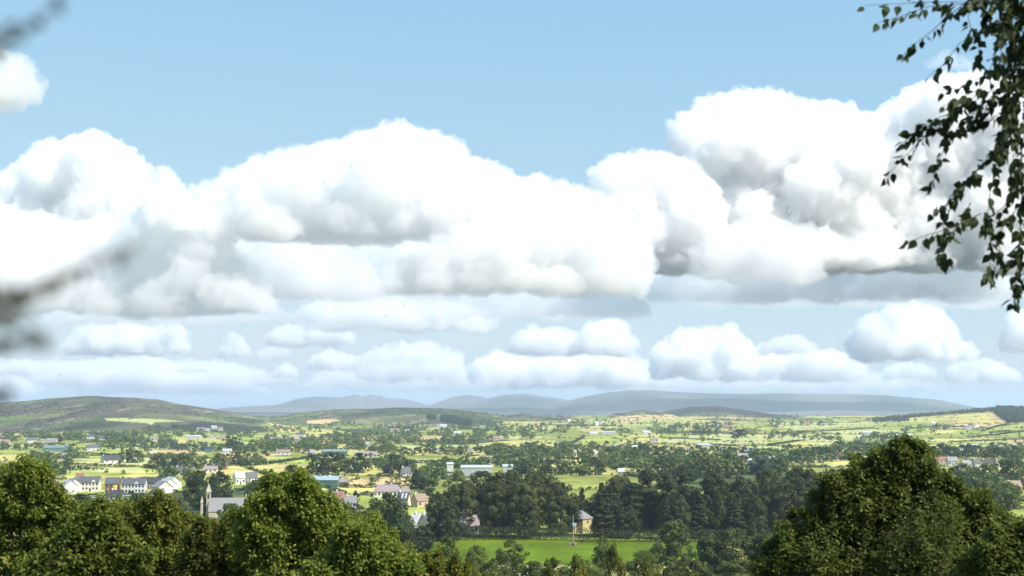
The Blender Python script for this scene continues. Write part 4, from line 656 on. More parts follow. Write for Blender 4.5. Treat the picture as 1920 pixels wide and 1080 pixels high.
HT_ = [
 (6,820,9,4,3,20,'white','slate','white house at the left edge under the bare hill',{}),(7,834,18,4,3,10,'pink','rust','pinkish farmhouse with a rust roof at the far left edge',{}),
 (57,830,14,3.5,3.5,35,'white','slate','white gabled house with grey roof left of the long grey farm',{}),(80,830,10,3,2.5,0,'cream','grey','small cream house left of the long grey roofed farm',{}),(96,830,18,3,3,5,'grey','mauve','long grey roofed farmhouse under the left hill',{}),
 (98,847,38,4.5,2.5,3,'teal','teal','longest teal metal shed on the left of the plain',dict(SH,d=20)),(122,844,16,4,2,3,'teal','teal','shorter teal shed joined to the right end of the longest one',dict(SH,d=14)),
 (172,845,20,3.5,3.5,28,'white','slate','white farmhouse with bright gable in front of the hill belt',{}),(92,861,9,4,3.5,35,'pink','mauve','small pink gabled house left of the cream row',{}),(119,860,26,3,2.5,0,'cream','grey','long cream bungalow below the teal sheds',dict(nwin=5)),
 (206,868,27,2.8,4,38,'white','dark','white gable ended house with long dark roof amid green fields',{}),(169,823,13,3.5,3,15,'white','slate','white farmhouse at the foot of the left hill',{}),(190,825,9,3,3,0,'white','slate','small white cottage right of the hill foot farm',{}),(86,880,20,3,3,8,'tan','rust','low house with faded rust roof beside a dark tree',{}),
 (375,809,13,4,3,10,'stone','grey','grey stone farmhouse, leftmost of the hamlet on the hill foot',{}),(388,809,8,3,3,30,'white','grey','small pale gabled house second in the hill foot hamlet',{}),(401,805,10,4,3,0,'white','lgrey','white house highest in the hill foot hamlet',{}),(413,808,8,3.5,3,0,'cream','grey','cream house at the right end of the hill foot hamlet',{}),
 (361,823,28,4,1.6,0,'pale','white','long low white roofed shed under the hill',dict(SH,d=16)),(413,825,16,3,2.5,0,'pink','rust','pinkish bungalow right of the long white roofed shed',{}),(396,824,6,3,2.5,20,'white','grey','tiny white house between the long white shed and the pink bungalow',{}),
 (288,826,12,3,2.5,10,'grey','grey','grey farm building left of the long white shed',{}),(301,824,10,3.5,3,0,'stone','mauve','stone farmhouse beside the grey farm building',{}),(309,823,5,3,2.5,0,'white','grey','small bright white cottage right of the stone farmhouse',{}),
 (425,851,16,3.5,2,5,'white','lgrey','flat white farm on the stubble beside the domed tree',dict(nwin=3)),(390,848,13,5,1.5,0,'blue','dark','dark blue box shaped shed at the edge of the stubble',SH),
 (291,867,20,4.5,3,5,'red','brown','red brick house among trees',dict(nwin=4,chim=2)),(306,876,13,3,1.6,0,'white','lgrey','low white roofed building below the red brick house',{}),(323,875,12,3,3,25,'grey','grey','small grey house right of the low white building',{}),
 (411,881,26,3.4,2.6,8,'brick','grey','red brick bungalow with white porch gables and grey roof',dict(nwin=5,gablet=-3)),(394,886,24,2.6,2.4,5,'white','mauve','low mauve roofed house in front of the red brick bungalow',{}),(343,890,30,3,3,4,'white','slate','white walled bungalow with slate roof and dormers left of the great dark trees',dict(nwin=6)),
 (447,908,15,4.5,3.5,40,'white','lgrey','white gabled house right of the great dark trees',dict(gabwin=2)),(470,905,16,3.5,3.5,35,'white','slate','white house with pointed gable behind the near shoots',dict(gabwin=1)),
 (530,853,25,3,2.6,6,'white','rust','white bungalow with rusty pink roof at the end of the stubble field',{}),(513,828,14,3.5,3,0,'white','grey','pale house at the left of the grey roofed row',{}),(533,828,22,4,4,12,'grey','grey','large grey roofed house in the middle of the row on the rise',{}),(556,830,10,4,4,38,'white','grey','tall white gable at the right of the grey roofed row',{}),(563,818,17,3,3,0,'white','slate','white house with dark blue roof above the grey roofed row',{}),
 (625,854,45,4,2.2,0,'green','teal','long green barn with pale roof behind the bright pasture',dict(SH,d=18)),(585,854,9,3,3,30,'cream','grey','small pale cottage left of the long green barn',{}),(671,858,12,3,2.5,20,'cream','grey','cream cottage right of the long green barn',{}),(694,858,26,3,3,5,'grey','mauve','grey roofed long house at the right end of the bright pasture',{}),
 (625,843,16,3,2.6,0,'cream','rust','cream house above the long green barn',{}),(665,840,17,4,2.5,6,'white','dark','white house with dark flat roof in the wooded rise',{}),(688,837,10,3,2.5,30,'white','lgrey','small white roofed house right of the dark flat roofed one',{}),(697,844,16,3,3,0,'stone','mauve','mauve roofed farmhouse among trees on the rise',{}),
 (603,890,15,3,3.5,35,'white','grey','small white gabled cottage tucked under the big dark clump',{}),(609,914,46,4.6,2.0,0,'green','blue','large green metal shed with pale blue roof',dict(SH,d=20)),(643,913,17,3.2,2,0,'brown','mauve','small brown shed joined to the large green one',SH),
 (728,887,20,3,3,4,'brown','mauve','low house with purple brown roof left of the white gable',{}),(760,894,14,3.2,3.8,40,'white','slate','white gable with dark roof left of the lone pointed spruce',dict(gabwin=1)),
 (725,932,50,3.2,3.4,3,'white','mauve','long hipped roof bungalow in the yellow pasture',dict(hip=.3,nwin=7,chim=1,d=11)),(760,932,18,3.0,2.8,5,'cream','mauve','lower hipped wing right of the long bungalow',dict(hip=.5,nwin=2,chim=0)),
 (757,950,20,3.4,3.8,-25,'cream','slate','slate roofed house with two bright skylights',dict(skyl=2,nwin=2)),(786,951,18,3.4,3.2,50,'tan','rust','tan brick gabled house with a glazed front',dict(gabwin=2,nwin=2)),(615,946,13,2.5,2.6,30,'white','white','brilliant white roofed outhouse behind the near shoots',dict(SH,name='outhouse',cat='outhouse')),(636,943,12,3,3,10,'pink','red','small red pink roofed house beside the white outhouse',{}),(657,953,20,3,3,6,'grey','grey','grey roofed house above the low dark trees',{}),
 (815,847,24,3.5,1.6,0,'pale','lgrey','pale flat shed in the wooded middle of the plain',SH),(855,851,20,3,2,0,'cream','rust','long cream bungalow right of the pale flat shed',{}),(881,852,8,3,2.5,0,'cream','grey','small cream house right of the long cream bungalow',{}),(945,846,15,4,3,15,'white','brown','white house with brown roof below the bright hill field',{}),(930,849,12,3,2,0,'grey','lgrey','low grey building left of the brown roofed white house',{}),
 (912,867,26,3.5,2.5,4,'stone','rust','brown roofed farm range left of the green farm shed',{}),(941,867,20,5,2.5,0,'green','teal','green farm shed with pale roof beyond the white factory',dict(SH,d=15)),
 (893,892,58,6,1.2,0,'pale','white','long white roofed factory behind the great beech clump',dict(SH,d=30,name='factory',cat='factory')),(952,890,18,6,1.2,0,'pale','white','shorter right wing of the white factory',dict(SH,d=24,name='factory',cat='factory')),(844,893,10,9,1,0,'white','white','tall white block at the left end of the white factory',dict(SH,name='factory',cat='factory')),
 (832,801,14,3.5,3,5,'white','lgrey','bright white house high on the slope of the middle hill',{}),(822,800,7,3,3,0,'white','grey','small white house left of the bright one on the middle hill',{}),(857,815,12,3,3,10,'white','lgrey','white roofed house below the conifers on the middle hill',{}),(945,814,9,4,3,0,'white','grey','pale house beside the dark wood on the ridge',{}),(931,826,13,3.5,3,5,'pink','rust','pinkish farm at the top left of the bright sloping field',{}),(905,803,10,3,3,0,'grey','grey','grey roofed farm on the heathy slope',{}),(740,810,16,3.5,3,0,'pink','rust','pinkish roofed farmhouse at the foot of the middle hill',{}),(763,811,8,3,3,0,'white','lgrey','small white house at the foot of the middle hill',{}),
 (1052,848,13,3,2.5,0,'cream','white','white roofed house above the long wooded belt',{}),(1074,856,12,4,3,20,'cream','grey','cream house in the long wooded belt left of the hipped one',dict(gabwin=1)),(1116,859,17,4.2,3,10,'cream','lgrey','cream house with pale hipped roof in the long wooded belt',dict(hip=.6,chim=1)),
 (1020,873,22,3,3,5,'grey','grey','grey house at the left of the long wooded belt',{}),(1022,886,16,3,3,0,'pink','mauve','mauve roofed house low behind the great beech clump',{}),(1113,816,14,3.5,3,5,'white','white','white farm above the large pale field',{}),(1142,815,26,4,2,0,'grey','lgrey','long grey farm shed right of the white farm above the large pale field',SH),
 (1130,843,34,4,1.5,0,'brown','rust','low brown factory shed at the edge of the gravel yard',SH),(1165,842,26,4,1.5,0,'grey','lgrey','pale grey factory shed in the gravel yard',SH),(1188,842,16,3,1.5,0,'cream','cream' if 0 else 'white','cream shed at the right end of the gravel yard',SH),
 (1067,792,6,5,3,30,'white','white','tiny brilliant white house on the ridge',{}),(1118,798,7,5,3,40,'white','lgrey','white gabled house in the ridge village',{}),(1128,797,6,4,3,0,'cream','lgrey','small cream house right of the white gable in the ridge village',{}),(1103,799,8,4,3,0,'grey','grey','grey house at the left of the ridge village',{}),
 (1183,875,17,3,3,0,'pink','white','pale pink barn with arched white roof beside the lane',SH),(1165,890,9,2.5,2.2,0,'white','white','small white domed shed behind the dark belt',SH),
 (1212,814,15,3.5,3,8,'white','lgrey','white farmhouse left of the grove on the pasture edge',{}),(1227,832,14,6,2.6,8,'stone','grey','two storey grey stone house alone in the pale pasture',dict(storeys=2)),(1320,841,26,4,2,0,'pale','lgrey','pale grey shed standing in the wide yellow pasture',dict(SH,d=14)),(1277,848,14,3.5,2.5,0,'brown','brown','brown cottage pair at the foot of the yellow pasture',{}),(1294,846,12,3,2.5,0,'cream','rust','cream cottage right of the brown pair',{}),
 (1308,863,16,3.5,2.6,5,'grey','rust','grey house with faded roof in the wooded belt',{}),(1391,849,5,5,5,45,'cream','rust','tall narrow cream gable beside the arched blue barn',{}),(1410,850,28,2.5,3,0,'blue','blue','dark barn with arched pale blue roof',dict(SH,d=16)),(1393,864,18,3.5,3.5,5,'grey','mauve','mauve roofed house above the blue white shed',{}),(1404,870,12,2.8,2,0,'cream','white','low white roofed house left of the blue white shed',{}),(1440,869,30,4.2,1.6,0,'blue','white','blue walled shed with white roof',dict(SH,d=16)),(1350,848,12,3.5,2.5,0,'grey','grey','grey farmhouse beside the trees right of the pale grey shed',{}),
 (1343,803,10,4,3,0,'grey','lgrey','grey farm on the ridge left of the red roofs',{}),(1365,804,12,4,3,0,'brick','red','red roofed farm on the ridge',{}),(1379,815,6,5,4,40,'white','grey','white gable peeping right of the round copse',{}),(1512,796,14,4,3,0,'pink','red','reddish farmhouse below the tall ridge trees',{}),(1465,852,22,3.5,2,5,'grey','white','white roofed farm at the left of the near right tree',{}),
 (1545,864,10,3,2,0,'white','white','small bright white roofed building behind the pale strip field',{}),(1558,863,16,3,2.6,5,'cream','rust','pale rust roofed house behind the strip field',{}),(1573,863,9,3,3.5,30,'cream','red','small red roofed house at the end of the strip field',{}),
 (1627,815,18,4,2,0,'pale','white','brightest white roofed barn of the hillside farm',SH),(1643,819,10,5,3,15,'cream','grey','cream house in the hillside farm cluster',{}),(1618,824,20,3.5,3,4,'grey','lgrey','grey farmhouse at the lower left of the hillside cluster',{}),(1660,820,14,4,3,0,'tan','mauve','mauve roofed tan farmhouse in the hillside cluster',{}),(1694,819,32,3,1.5,2,'white','white','very long low white building right of the hillside cluster',SH),
 (1831,805,9,3.5,3,15,'white','white','white cottage below the stubble hill field',{}),(1817,804,14,3.5,2.5,0,'grey','grey','grey farm range left of the cottage below the stubble field',{}),(1751,797,9,3.5,3,0,'white','lgrey','white roofed farm high on the right hill',{}),(1801,853,15,3.5,3.5,30,'white','lgrey','white gabled house in the right wooded belt',{}),(1779,848,10,3,2,0,'white','white','small white flat building left of the right belt gable',{}),(1820,839,30,3,1.5,0,'white','lgrey','long white glasshouse like shed above the right belt',SH),(1878,846,24,4,3,4,'cream','mauve','mauve roofed cream house at the right above the belt',{}),(1905,844,12,4,3,10,'white','grey','white house near the right edge above the belt',{}),
 (1766,868,24,3,2.5,0,'pink','red','red roofed row behind the shoulder of the near right tree',{}),(1787,873,18,4,3.5,5,'grey','grey','tall grey house at the left of the right hand estate',dict(nwin=3)),(1813,879,15,4,3,10,'white','grey','white house second in the right hand estate',{}),(1832,879,12,4.5,3.5,30,'grey','slate','grey gabled house in the middle of the right hand estate',{}),(1855,878,22,4,3,4,'cream','dark','cream terrace with dark roof at the right of the estate',dict(nwin=5)),(1873,878,10,3.5,3.5,40,'cream','grey','cream gable end beside the dark roofed terrace',{}),
 (1903,922,26,3.2,3.2,8,'tan','rust','tan house with rusty brown roof at the right edge below the terrace',{}),
]
for px, py, wp, e, r, rot, wl, rf, lab, kk in HT_:
    kk = dict(kk); far_ = py < 835
    if far_ and 'nwin' not in kk: kk['nwin'] = 2
    H_(px, py, wp, e, r, rot, wl, rf, lab, **kk)
# new estate at the lower left
H_(164,921,37,5.4,3.2,6,'white','slate','white rendered terrace with a small front gable, left of the silo',storeys=2,nwin=6,d=9,chim=0,gablet=3)
for i,(px,py) in enumerate([(124,926),(132,923),(141,920)]): H_(px,py,17,4.6,3.2,-52,'white',['lgrey','grey','grey'][i],['grey roofed white house lowest in the stepped row left of the terrace','middle grey roofed house of the stepped row left of the terrace','highest grey roofed house of the stepped row touching the terrace'][i],storeys=2,nwin=3,d=8,chim=0)
H_(148,912,10,5.2,3,5,'brick','dkred' if 0 else 'red','small red brick house end showing above the stepped row',nwin=2,chim=0)
H_(207,924,24,5.4,3.4,8,'dkred','slate','dark red fronted new house with white corner beside the silo',storeys=2,nwin=3,d=9,chim=0)
H_(248,925,42,5.4,3.2,5,'white','slate','longest white new terrace with a central gable right of the silo',storeys=2,nwin=7,d=9,chim=0,gablet=2,gabwin=1)
H_(287,918,26,4.0,3.4,4,'brown','dark','dark roofed new house behind the stepped white gables',nwin=4,d=9,chim=0)
for i,(px,py) in enumerate([(318,916),(309,920),(300,925)]): H_(px,py,18,3.6,3.4,-50,'white',['lgrey','lgrey','grey'][i],['farthest white gable of the stepped row right of the long terrace','middle white gable of the stepped row right of the long terrace','nearest white gable of the stepped row right of the long terrace'][i],storeys=1,nwin=3,d=9,chim=0)
H_(100,925,14,4.5,3,20,'pink','rust','pale pink house showing between the left edge tree and the estate')
H_(217,942,22,3.5,3,2,'grey','dark','dark slate roof rising in front of the silo',nwin=3)
# the site silo with its orange top
X,Y,Z=ground(219,927); o=bpy.data.objects.new('site_silo',None); sc.collection.objects.link(o); o.location=(X,Y-4,Z); tag(o,'white site silo with a rounded orange top between the new houses','silo')
v,f=tube([(0,0,1.2),(0,0,3.6)],[1.15,1.15],14); bxo('tank',(v,f),TRIM,o); OR=pmat('orange_paint',(.85,.36,.02),.5); v,f=tube([(0,0,3.6),(0,0,4.9),(0,0,5.4),(0,0,5.6)],[1.25,1.25,.9,.05],14); bxo('cap',(v,f),OR,o)
for a in range(4): t=a*1.571+.78; v,f=tube([(math.cos(t)*.8,math.sin(t)*.8,-.5),(math.cos(t)*.8,math.sin(t)*.8,1.25)],[.09,.09],6); bxo('leg',(v,f),TRIM,o)
# lane between the new houses, gravel road patch
def strip(name, pts, wd, col, lift=.12):
    P=[ground(*p) for p in pts]; V=[];Fc=[]; Q=[]
    for a,b in zip(P,P[1:]):
        for i in range(12): t=i/12; Q.append((a[0]+(b[0]-a[0])*t,a[1]+(b[1]-a[1])*t))
    Q.append(P[-1][:2])
    for i,(x,y) in enumerate(Q):
        a=Q[max(i-1,0)]; b=Q[min(i+1,len(Q)-1)]; dx,dy=b[0]-a[0],b[1]-a[1]; l=math.hypot(dx,dy) or 1; nx,ny=-dy/l*wd/2,dx/l*wd/2
        V+=[(x+nx,y+ny,zat(x+nx,y+ny)+lift),(x-nx,y-ny,zat(x-nx,y-ny)+lift)]
        if i: Fc.append((2*i-2,2*i-1,2*i+1,2*i))
    tag(poly(name,V,Fc,pmat(name+'_surface',col,.9,noise=.1,scale=.5),None),kind='structure')
strip('road',[(165,934),(200,929),(290,929)],9,(.30,.29,.27)); strip('road',[(1186,873),(1195,869),(1206,865)],14,(.36,.34,.30)); strip('road',[(1110,846),(1150,846),(1200,843)],30,(.42,.36,.30))
# yellow house
yh=H_(1089,1000,27,5.8,2.9,-32,'yellow','grey','two storey yellow house with hipped slate roof at the meadow edge',hip=.75,nwin=1,storeys=2,d=8,chim=0,door=False,gabwin=1); H_(1071,1000,12,3,1.8,-20,'yellow','blue','small yellow lean-to with blue grey roof left of the yellow house',nwin=1,chim=0,d=4,door=False,name='outhouse',cat='outhouse')
# stone cottages by the great clump
H_(782,999,26,3.6,4,6,'cream','lgrey','stone cottage with pale slate hip and tall chimney left of the great clump',hip=.25,nwin=3,chim=1); H_(803,1001,16,4,3.6,55,'cream','slate','cream cottage gable with tall paired windows beside the hipped cottage',gabwin=2,nwin=2); H_(868,1002,58,3.4,3.8,4,'stone','mauve','long mauve roofed cottage seen through the trunks of the great clump',nwin=6,d=9)
# church: nave, bellcote with spirelet, pinnacles
p=at(428,950,585); zc=zat(p.x,p.y); ch=bpy.data.objects.new('church',None); sc.collection.objects.link(ch); ch.location=(p.x,p.y,zc); ch.rotation_euler=(0,0,R(8)); tag(ch,'grey stone church with a slender spired bellcote among the trees','church')
poly('wall',*walls(15,8,8.2,5.0),WM['stone'],ch); rf=poly('roof',*roofgeo(15,8,8.2,5.0,0,.25),RM['grey'],ch)
def spire(x,y,z0,z1,wd,zt,nm):
    h=wd/2; V=[(x-h,y-h,z0),(x+h,y-h,z0),(x+h,y+h,z0),(x-h,y+h,z0),(x-h,y-h,z1),(x+h,y-h,z1),(x+h,y+h,z1),(x-h,y+h,z1)]; g=h*1.25; V+=[(x-g,y-g,z1),(x+g,y-g,z1),(x+g,y+g,z1),(x-g,y+g,z1),(x-g,y-g,z1+.25),(x+g,y-g,z1+.25),(x+g,y+g,z1+.25),(x-g,y+g,z1+.25),(x,y,zt)]
    return poly(nm,V,[(0,1,5,4),(1,2,6,5),(2,3,7,6),(3,0,4,7),(8,9,13,12),(9,10,14,13),(10,11,15,14),(11,8,12,15),(12,13,16),(13,14,16),(14,15,16),(15,12,16),(8,11,10,9)],WM['stone'],ch)
b=spire(-7.9,0,-.5,15.6,1.7,19.2,'bellcote'); bxo('bell_opening',box(-8.3,-7.5,-.93,-.80,13.2,15.0),GLASS,b); spire(-10.4,-2,-.5,11.5,.9,14.4,'pinnacle'); spire(7.2,0,8,14.0,.5,15.2,'finial')
# poles
WOODM=pmat('pole_wood',(.30,.25,.20),.9); PALE=pmat('pale_metal',(.30,.30,.28),.6)
def pole(px,pb,pt,label,m=WOODM,arm=True,r=.16,name='utility_pole'):
    X,Y,Z=ground(px,pb); h=(pb-pt)*Y/F; o=bpy.data.objects.new(name,None); sc.collection.objects.link(o); o.location=(X,Y,Z); tag(o,label,'pole'); bxo('shaft',tube([(0,0,-.8),(0,0,h)],[r*1.2,r*.8],8),m,o)
    if arm: bxo('crossarm',box(-.9,.9,-.06,.06,h-.7,h-.55),m,o); [bxo('insulator',tube([(x,0,h-.55),(x,0,h-.3)],[.05,.04],6),TRIM,o) for x in (-.75,0,.75)]
    return X,Y,Z
X,Y,Z=pole(1075,1022,966,'pale weathered pole rising from a stone heap on the meadow',PALE,False,.13)
rg=np.random.default_rng(2); pr=[]
for i in range(26): a=rg.uniform(0,6.28); q=rg.uniform(0,1)**.6*2.0; r_=rg.uniform(.3,.6); pr.append((IV1*r_*rg.uniform(.7,1.2,3)*(1+.12*rg.normal(size=(len(IV1),1)))+[math.cos(a)*q,math.sin(a)*q,.9*(1-q/2.1)],IF1))
v,f=join(pr); o=link('rock_heap',mesh_np('rock_heap',v,f,pmat('field_stone',(.16,.12,.09),.9,noise=.3,scale=2))); o.location=(X,Y,Z); tag(o,'brown heap of stones round the foot of the meadow pole','rock heap')
for px,pb,pt,lab in [(153,899,876,'tall pale mast behind the white terrace'),(156,899,878,'slightly shorter pale mast right beside the tall one'),(430,880,852,'pale pole standing by the red and white bungalow'),(1119,895,878,'thin pale pole behind the spruce by the yellow house'),(1386,885,868,'white post in the trees behind the pine belt'),(335,882,862,'thin pole rising from the belt below the stubble'),(648,892,876,'pale pole in front of the big dark clump'),(790,890,872,'thin pale pole above the lone spruce')]: pole(px,pb,pt,lab,PALE,False,.13,'mast')
# ---------------------------------------------------------------- clouds: real puffs of lit vapour above the plain
def cloud_mat(name, dens):
    m = bpy.data.materials.new(name); m.use_nodes = True; n = m.node_tree; n.nodes.clear()
    out = n.nodes.new('ShaderNodeOutputMaterial'); v = n.nodes.new('ShaderNodeVolumePrincipled'); n.links.new(v.outputs[0], out.inputs['Volume'])
    v.inputs['Color'].default_value = (.988, .99, .992, 1); v.inputs['Density'].default_value = dens; v.inputs['Anisotropy'].default_value = 0.15
    return m
CM = {}
def cloud(label, top, base, dens=.010, rmax=70, rmin=25, seed=1, detail=1.0, D=None, veil=.22, hold=.28, xs=1.0, group='clouds over the valley', depth=1.6):
    rg = np.random.default_rng(seed); D = D or 2.667e6 / (765 - base); k = D / F
    xs_, ys_ = [p[0] for p in top], [p[1] for p in top]; S = []
    x = xs_[0]
    P = []
    while x < xs_[-1]:
        t = np.interp(x, xs_, ys_); h = base - t
        r = min(rg.uniform(rmin, rmax), max(h * .5, 6)); e = min(x - xs_[0], xs_[-1] - x)
        P.append((x, t + r, r, 0)); y = t + r
        while y < base:
            y += r * rg.uniform(.6, 1.0)
            if y > base + r * .3: break
            P.append((x + rg.uniform(-.5, .5) * r, min(y, base), min(rg.uniform(rmin, rmax) * 1.1, h * .5), 1))
        x += r * rg.uniform(.45, .8)
    for (px, py, r, inner) in P:
        c = np.array(at(px, py, D + rg.uniform(-1, 1) * r * k * depth * (1 if inner else .5))); rr = r * k; S.append((c, rr, 1))
        for i in range(int(16 * detail) + 6):
            dv = rg.normal(size=3); dv /= np.linalg.norm(dv)
            if dv[2] < -.2: dv[2] *= -1
            if dv[1] > .3: dv[1] *= -1
            r2 = rr * rg.uniform(.2, .45); c2 = c + dv * (rr - .35 * r2); S.append((c2, r2, 0))
            if r > 12:
                for j in range(int(6 * detail)):
                    d2 = rg.normal(size=3) + dv * 1.2; d2 /= np.linalg.norm(d2)
                    r3 = r2 * rg.uniform(.22, .42); S.append((c2 + d2 * (r2 - .2 * r3), r3, 0))
    V = []; Fc = []; n = 0
    for i, (c, r, big) in enumerate(S):
        iv, jf = (IV, IF) if big else (IV1, IF1)
        V.append(iv * r * np.array([xs, 1, 1]) + c); Fc.append(jf + n); n += len(iv)
    V = np.concatenate(V); Fc = np.concatenate(Fc)
    zb = at(960, base, D).z + (fbm(V[:, 0] / (60 * k) + seed, V[:, 1] / (90 * k), 3, seed) - .5) * 34 * k * min(rmax / 40, 1); low = V[:, 2] < zb; V[low, 2] = zb[low] + (V[low, 2] - zb[low]) * hold
    me = mesh_np('cumulus_cloud', V, Fc)
    ctr = V.mean(axis=0); vv = np.empty(len(me.vertices) * 3, dtype=np.float32)
    me.vertices.foreach_get('co', vv); vv = (vv.reshape(-1, 3) - ctr).astype(np.float32); me.vertices.foreach_set('co', vv.ravel())
    o = link('cumulus_cloud', me); o.location = ctr; tag(o, label, 'cloud', group)
    def mods(o, vox, out):
        m = o.modifiers.new('r', 'REMESH'); m.mode = 'VOXEL'; m.voxel_size = vox; m.use_smooth_shade = True
        for sz, st, mid in ((30, 16, .5), (11, 11, .5), (5, 7.5, .5)) if not out else ((22, 34, .52), (8, 22, .5)):
            t = bpy.data.textures.new('billow', 'CLOUDS'); t.noise_scale = sz * k; t.noise_depth = 1
            dm = o.modifiers.new('d', 'DISPLACE'); dm.texture = t; dm.texture_coords = 'GLOBAL'; dm.strength = st * k * (min(1, rmax / 30) if out else 1); dm.mid_level = mid
    def mat(d):
        if d not in CM: CM[d] = cloud_mat('cloud_vapour', d)
        return CM[d]
    s = min(1.0, rmax / 45)
    mods(o, 3.3 * k * (.45 + .55 * s), 0); me.materials.append(mat(dens))
    if veil:
        me2 = me.copy(); me2.materials.clear(); me2.materials.append(mat(dens * veil)); v = link('thin_edge', me2, o); mods(v, 6 * k, 1.0)
    return o
cloud('huge bright cumulus with a tall domed top in the right half of the sky', [(1255,330),(1285,240),(1300,205),(1340,180),(1430,172),(1500,192),(1550,192),(1600,215),(1660,212),(1710,180),(1760,150),(1820,140),(1950,150),(2050,230)], 500, seed=3, rmax=52, rmin=20)
cloud('rounded white cumulus shoulder left of the huge domed one', [(1105,370),(1122,325),(1150,300),(1200,285),(1250,290),(1290,310),(1330,350)], 475, seed=4, rmax=36, rmin=16)
cloud('broad white cumulus rising to a blunt peak in the middle of the sky', [(340,400),(380,350),(420,330),(480,303),(530,282),(590,277),(650,257),(740,234),(800,247),(850,264),(870,292),(950,322),(1010,347),(1060,352),(1100,352),(1150,380)], 440, seed=5, rmax=46, rmin=18, dens=.007, hold=.5)
cloud('towering cauliflower cumulus on the left of the sky above the bare hill', [(-120,380),(-30,365),(15,325),(50,300),(85,268),(130,262),(190,258),(230,277),(265,312),(278,350)], 480, seed=7, rmax=42, rmin=16)
cloud('narrow white turret standing between the left and middle cumulus', [(280,345),(292,318),(308,310),(322,322),(335,350),(350,375)], 430, seed=8, rmax=18, rmin=9)
cloud('bright billowing cloud in front of the foot of the left hand tower', [(-150,470),(-40,430),(60,400),(160,420),(250,390),(330,385),(400,410),(440,470),(480,520)], 585, seed=9, rmax=36, D=8200, dens=.006)
cloud('grey based deck under the blunt peaked middle cumulus', [(250,470),(330,420),(450,400),(600,400),(760,420),(860,470)], 555, seed=10, rmax=36, dens=.003, rmin=14, xs=1.3, D=10500)
cloud('white shouldered cloud in front of the gap between the middle and huge cumulus', [(730,520),(800,450),(880,410),(980,385),(1080,370),(1150,385),(1190,430),(1215,500)], 545, seed=12, rmax=40, D=8000, dens=.006)
cloud('bright rounded lobe in front of the middle of the huge right cumulus', [(1300,500),(1330,450),(1380,415),(1440,408),(1490,425),(1510,470)], 520, seed=16, rmax=34, D=8600, dens=.005)
cloud('ragged low shred reaching down left of the lens shaped cloud', [(60,590),(200,555),(330,560),(470,565),(560,585)], 600, seed=14, rmax=18, rmin=8, xs=1.7, D=12000, dens=.0025)
cloud('ragged low shred reaching right from the lens shaped cloud', [(820,590),(900,540),(1000,525),(1080,530),(1150,545),(1210,565)], 592, seed=15, rmax=20, rmin=8, xs=1.7, D=11000, dens=.0025)
cloud('flat trailing cloud base under the huge right cumulus', [(1180,550),(1250,515),(1400,490),(1560,470),(1700,450),(1800,455),(1880,490)], 560, seed=11, rmax=34, rmin=14, xs=1.5, D=11000, dens=.003)
cloud('lens shaped flat cloud hanging below the middle of the deck', [(580,575),(640,548),(740,542),(840,557),(920,592)], 616, seed=13, rmax=24, rmin=9, xs=1.6, dens=.003)
SM = dict(dens=.0035, veil=.3, detail=.9)
def small(label, top, base, seed, D, rmax=16, rmin=6, **k): return cloud(label, top, base, seed=seed, rmax=rmax, rmin=rmin, D=D, group='small clouds along the horizon', **{**SM, **k})
small('small flat cloud lying left of centre under the deck on the left', [(125,640),(150,612),(230,608),(300,612),(335,600),(345,655)], 662, 21, 26000)
small('faint flat cloud low at the far left edge', [(-40,690),(0,670),(50,675),(75,692)], 700, 22, 32000)
small('small white puff directly left of the lens shaped cloud', [(495,632),(530,612),(590,606),(640,612),(662,630)], 646, 23, 24000)
small('tiny tilted puff alone in the blue gap left of the white puff', [(408,665),(425,638),(440,622),(458,640),(462,655)], 670, 24, 26000, rmax=11)
small('tiny round puff below the small white puff', [(488,660),(505,650),(530,650),(545,662)], 672, 25, 26000, rmax=11)
small('bright small cumulus left of the hazy bank above the jagged peaks', [(582,680),(600,662),(635,656),(665,668),(675,684)], 692, 26, 30000, rmax=14)
small('hazy low bank above the jagged distant peaks', [(675,675),(700,655),(760,645),(800,640),(850,655),(875,700)], 712, 27, 32000, dens=.002)
small('tiny puff low beside the bright small cumulus', [(510,695),(530,682),(555,690)], 705, 28, 34000, rmax=9)
small('medium cumulus with flat base above the middle of the mountains', [(952,650),(985,622),(1030,612),(1070,616),(1105,640)], 662, 29, 24000, rmax=20)
small('round topped turret cumulus right of the flat based medium one', [(1105,650),(1112,612),(1140,598),(1170,605),(1178,640),(1172,655)], 664, 30, 24000, rmax=22)
small('long low cumulus bank over the middle mountains', [(895,680),(930,658),(1000,672),(1060,672),(1100,660),(1160,662),(1225,680),(1232,700)], 722, 31, 30000, rmax=22)
small('wide cumulus bank with a peaked left end above the long flat mountain', [(1235,665),(1270,622),(1320,612),(1370,620),(1410,650),(1470,662),(1540,660),(1600,668),(1622,690)], 708, 32, 28000, rmax=24)
small('flat white cloud lying behind the right end of the peaked bank', [(1425,645),(1460,630),(1500,632),(1535,650)], 660, 33, 25000, rmax=14)
small('bold round cumulus low on the right above the fields', [(1612,625),(1640,600),(1670,575),(1705,566),(1750,578),(1780,605),(1795,640),(1830,650)], 672, 34, 24000, rmax=26)
small('small puff under the bold round cumulus', [(1665,690),(1690,680),(1730,682),(1752,695)], 708, 35, 30000, rmax=12)
small('low cumulus at the lower right beyond the ragged tree', [(1785,685),(1820,670),(1860,680),(1900,690),(1915,705)], 714, 36, 28000, rmax=16)
small('rising cumulus cut by the right edge of the view', [(1885,640),(1900,600),(1935,585),(1980,600),(2000,640)], 655, 37, 24000, rmax=26)
small('ragged pale cloud row low over the left hill', [(150,705),(200,695),(280,698),(350,700),(420,712),(500,725)], 738, 38, 36000, rmax=10, dens=.003)
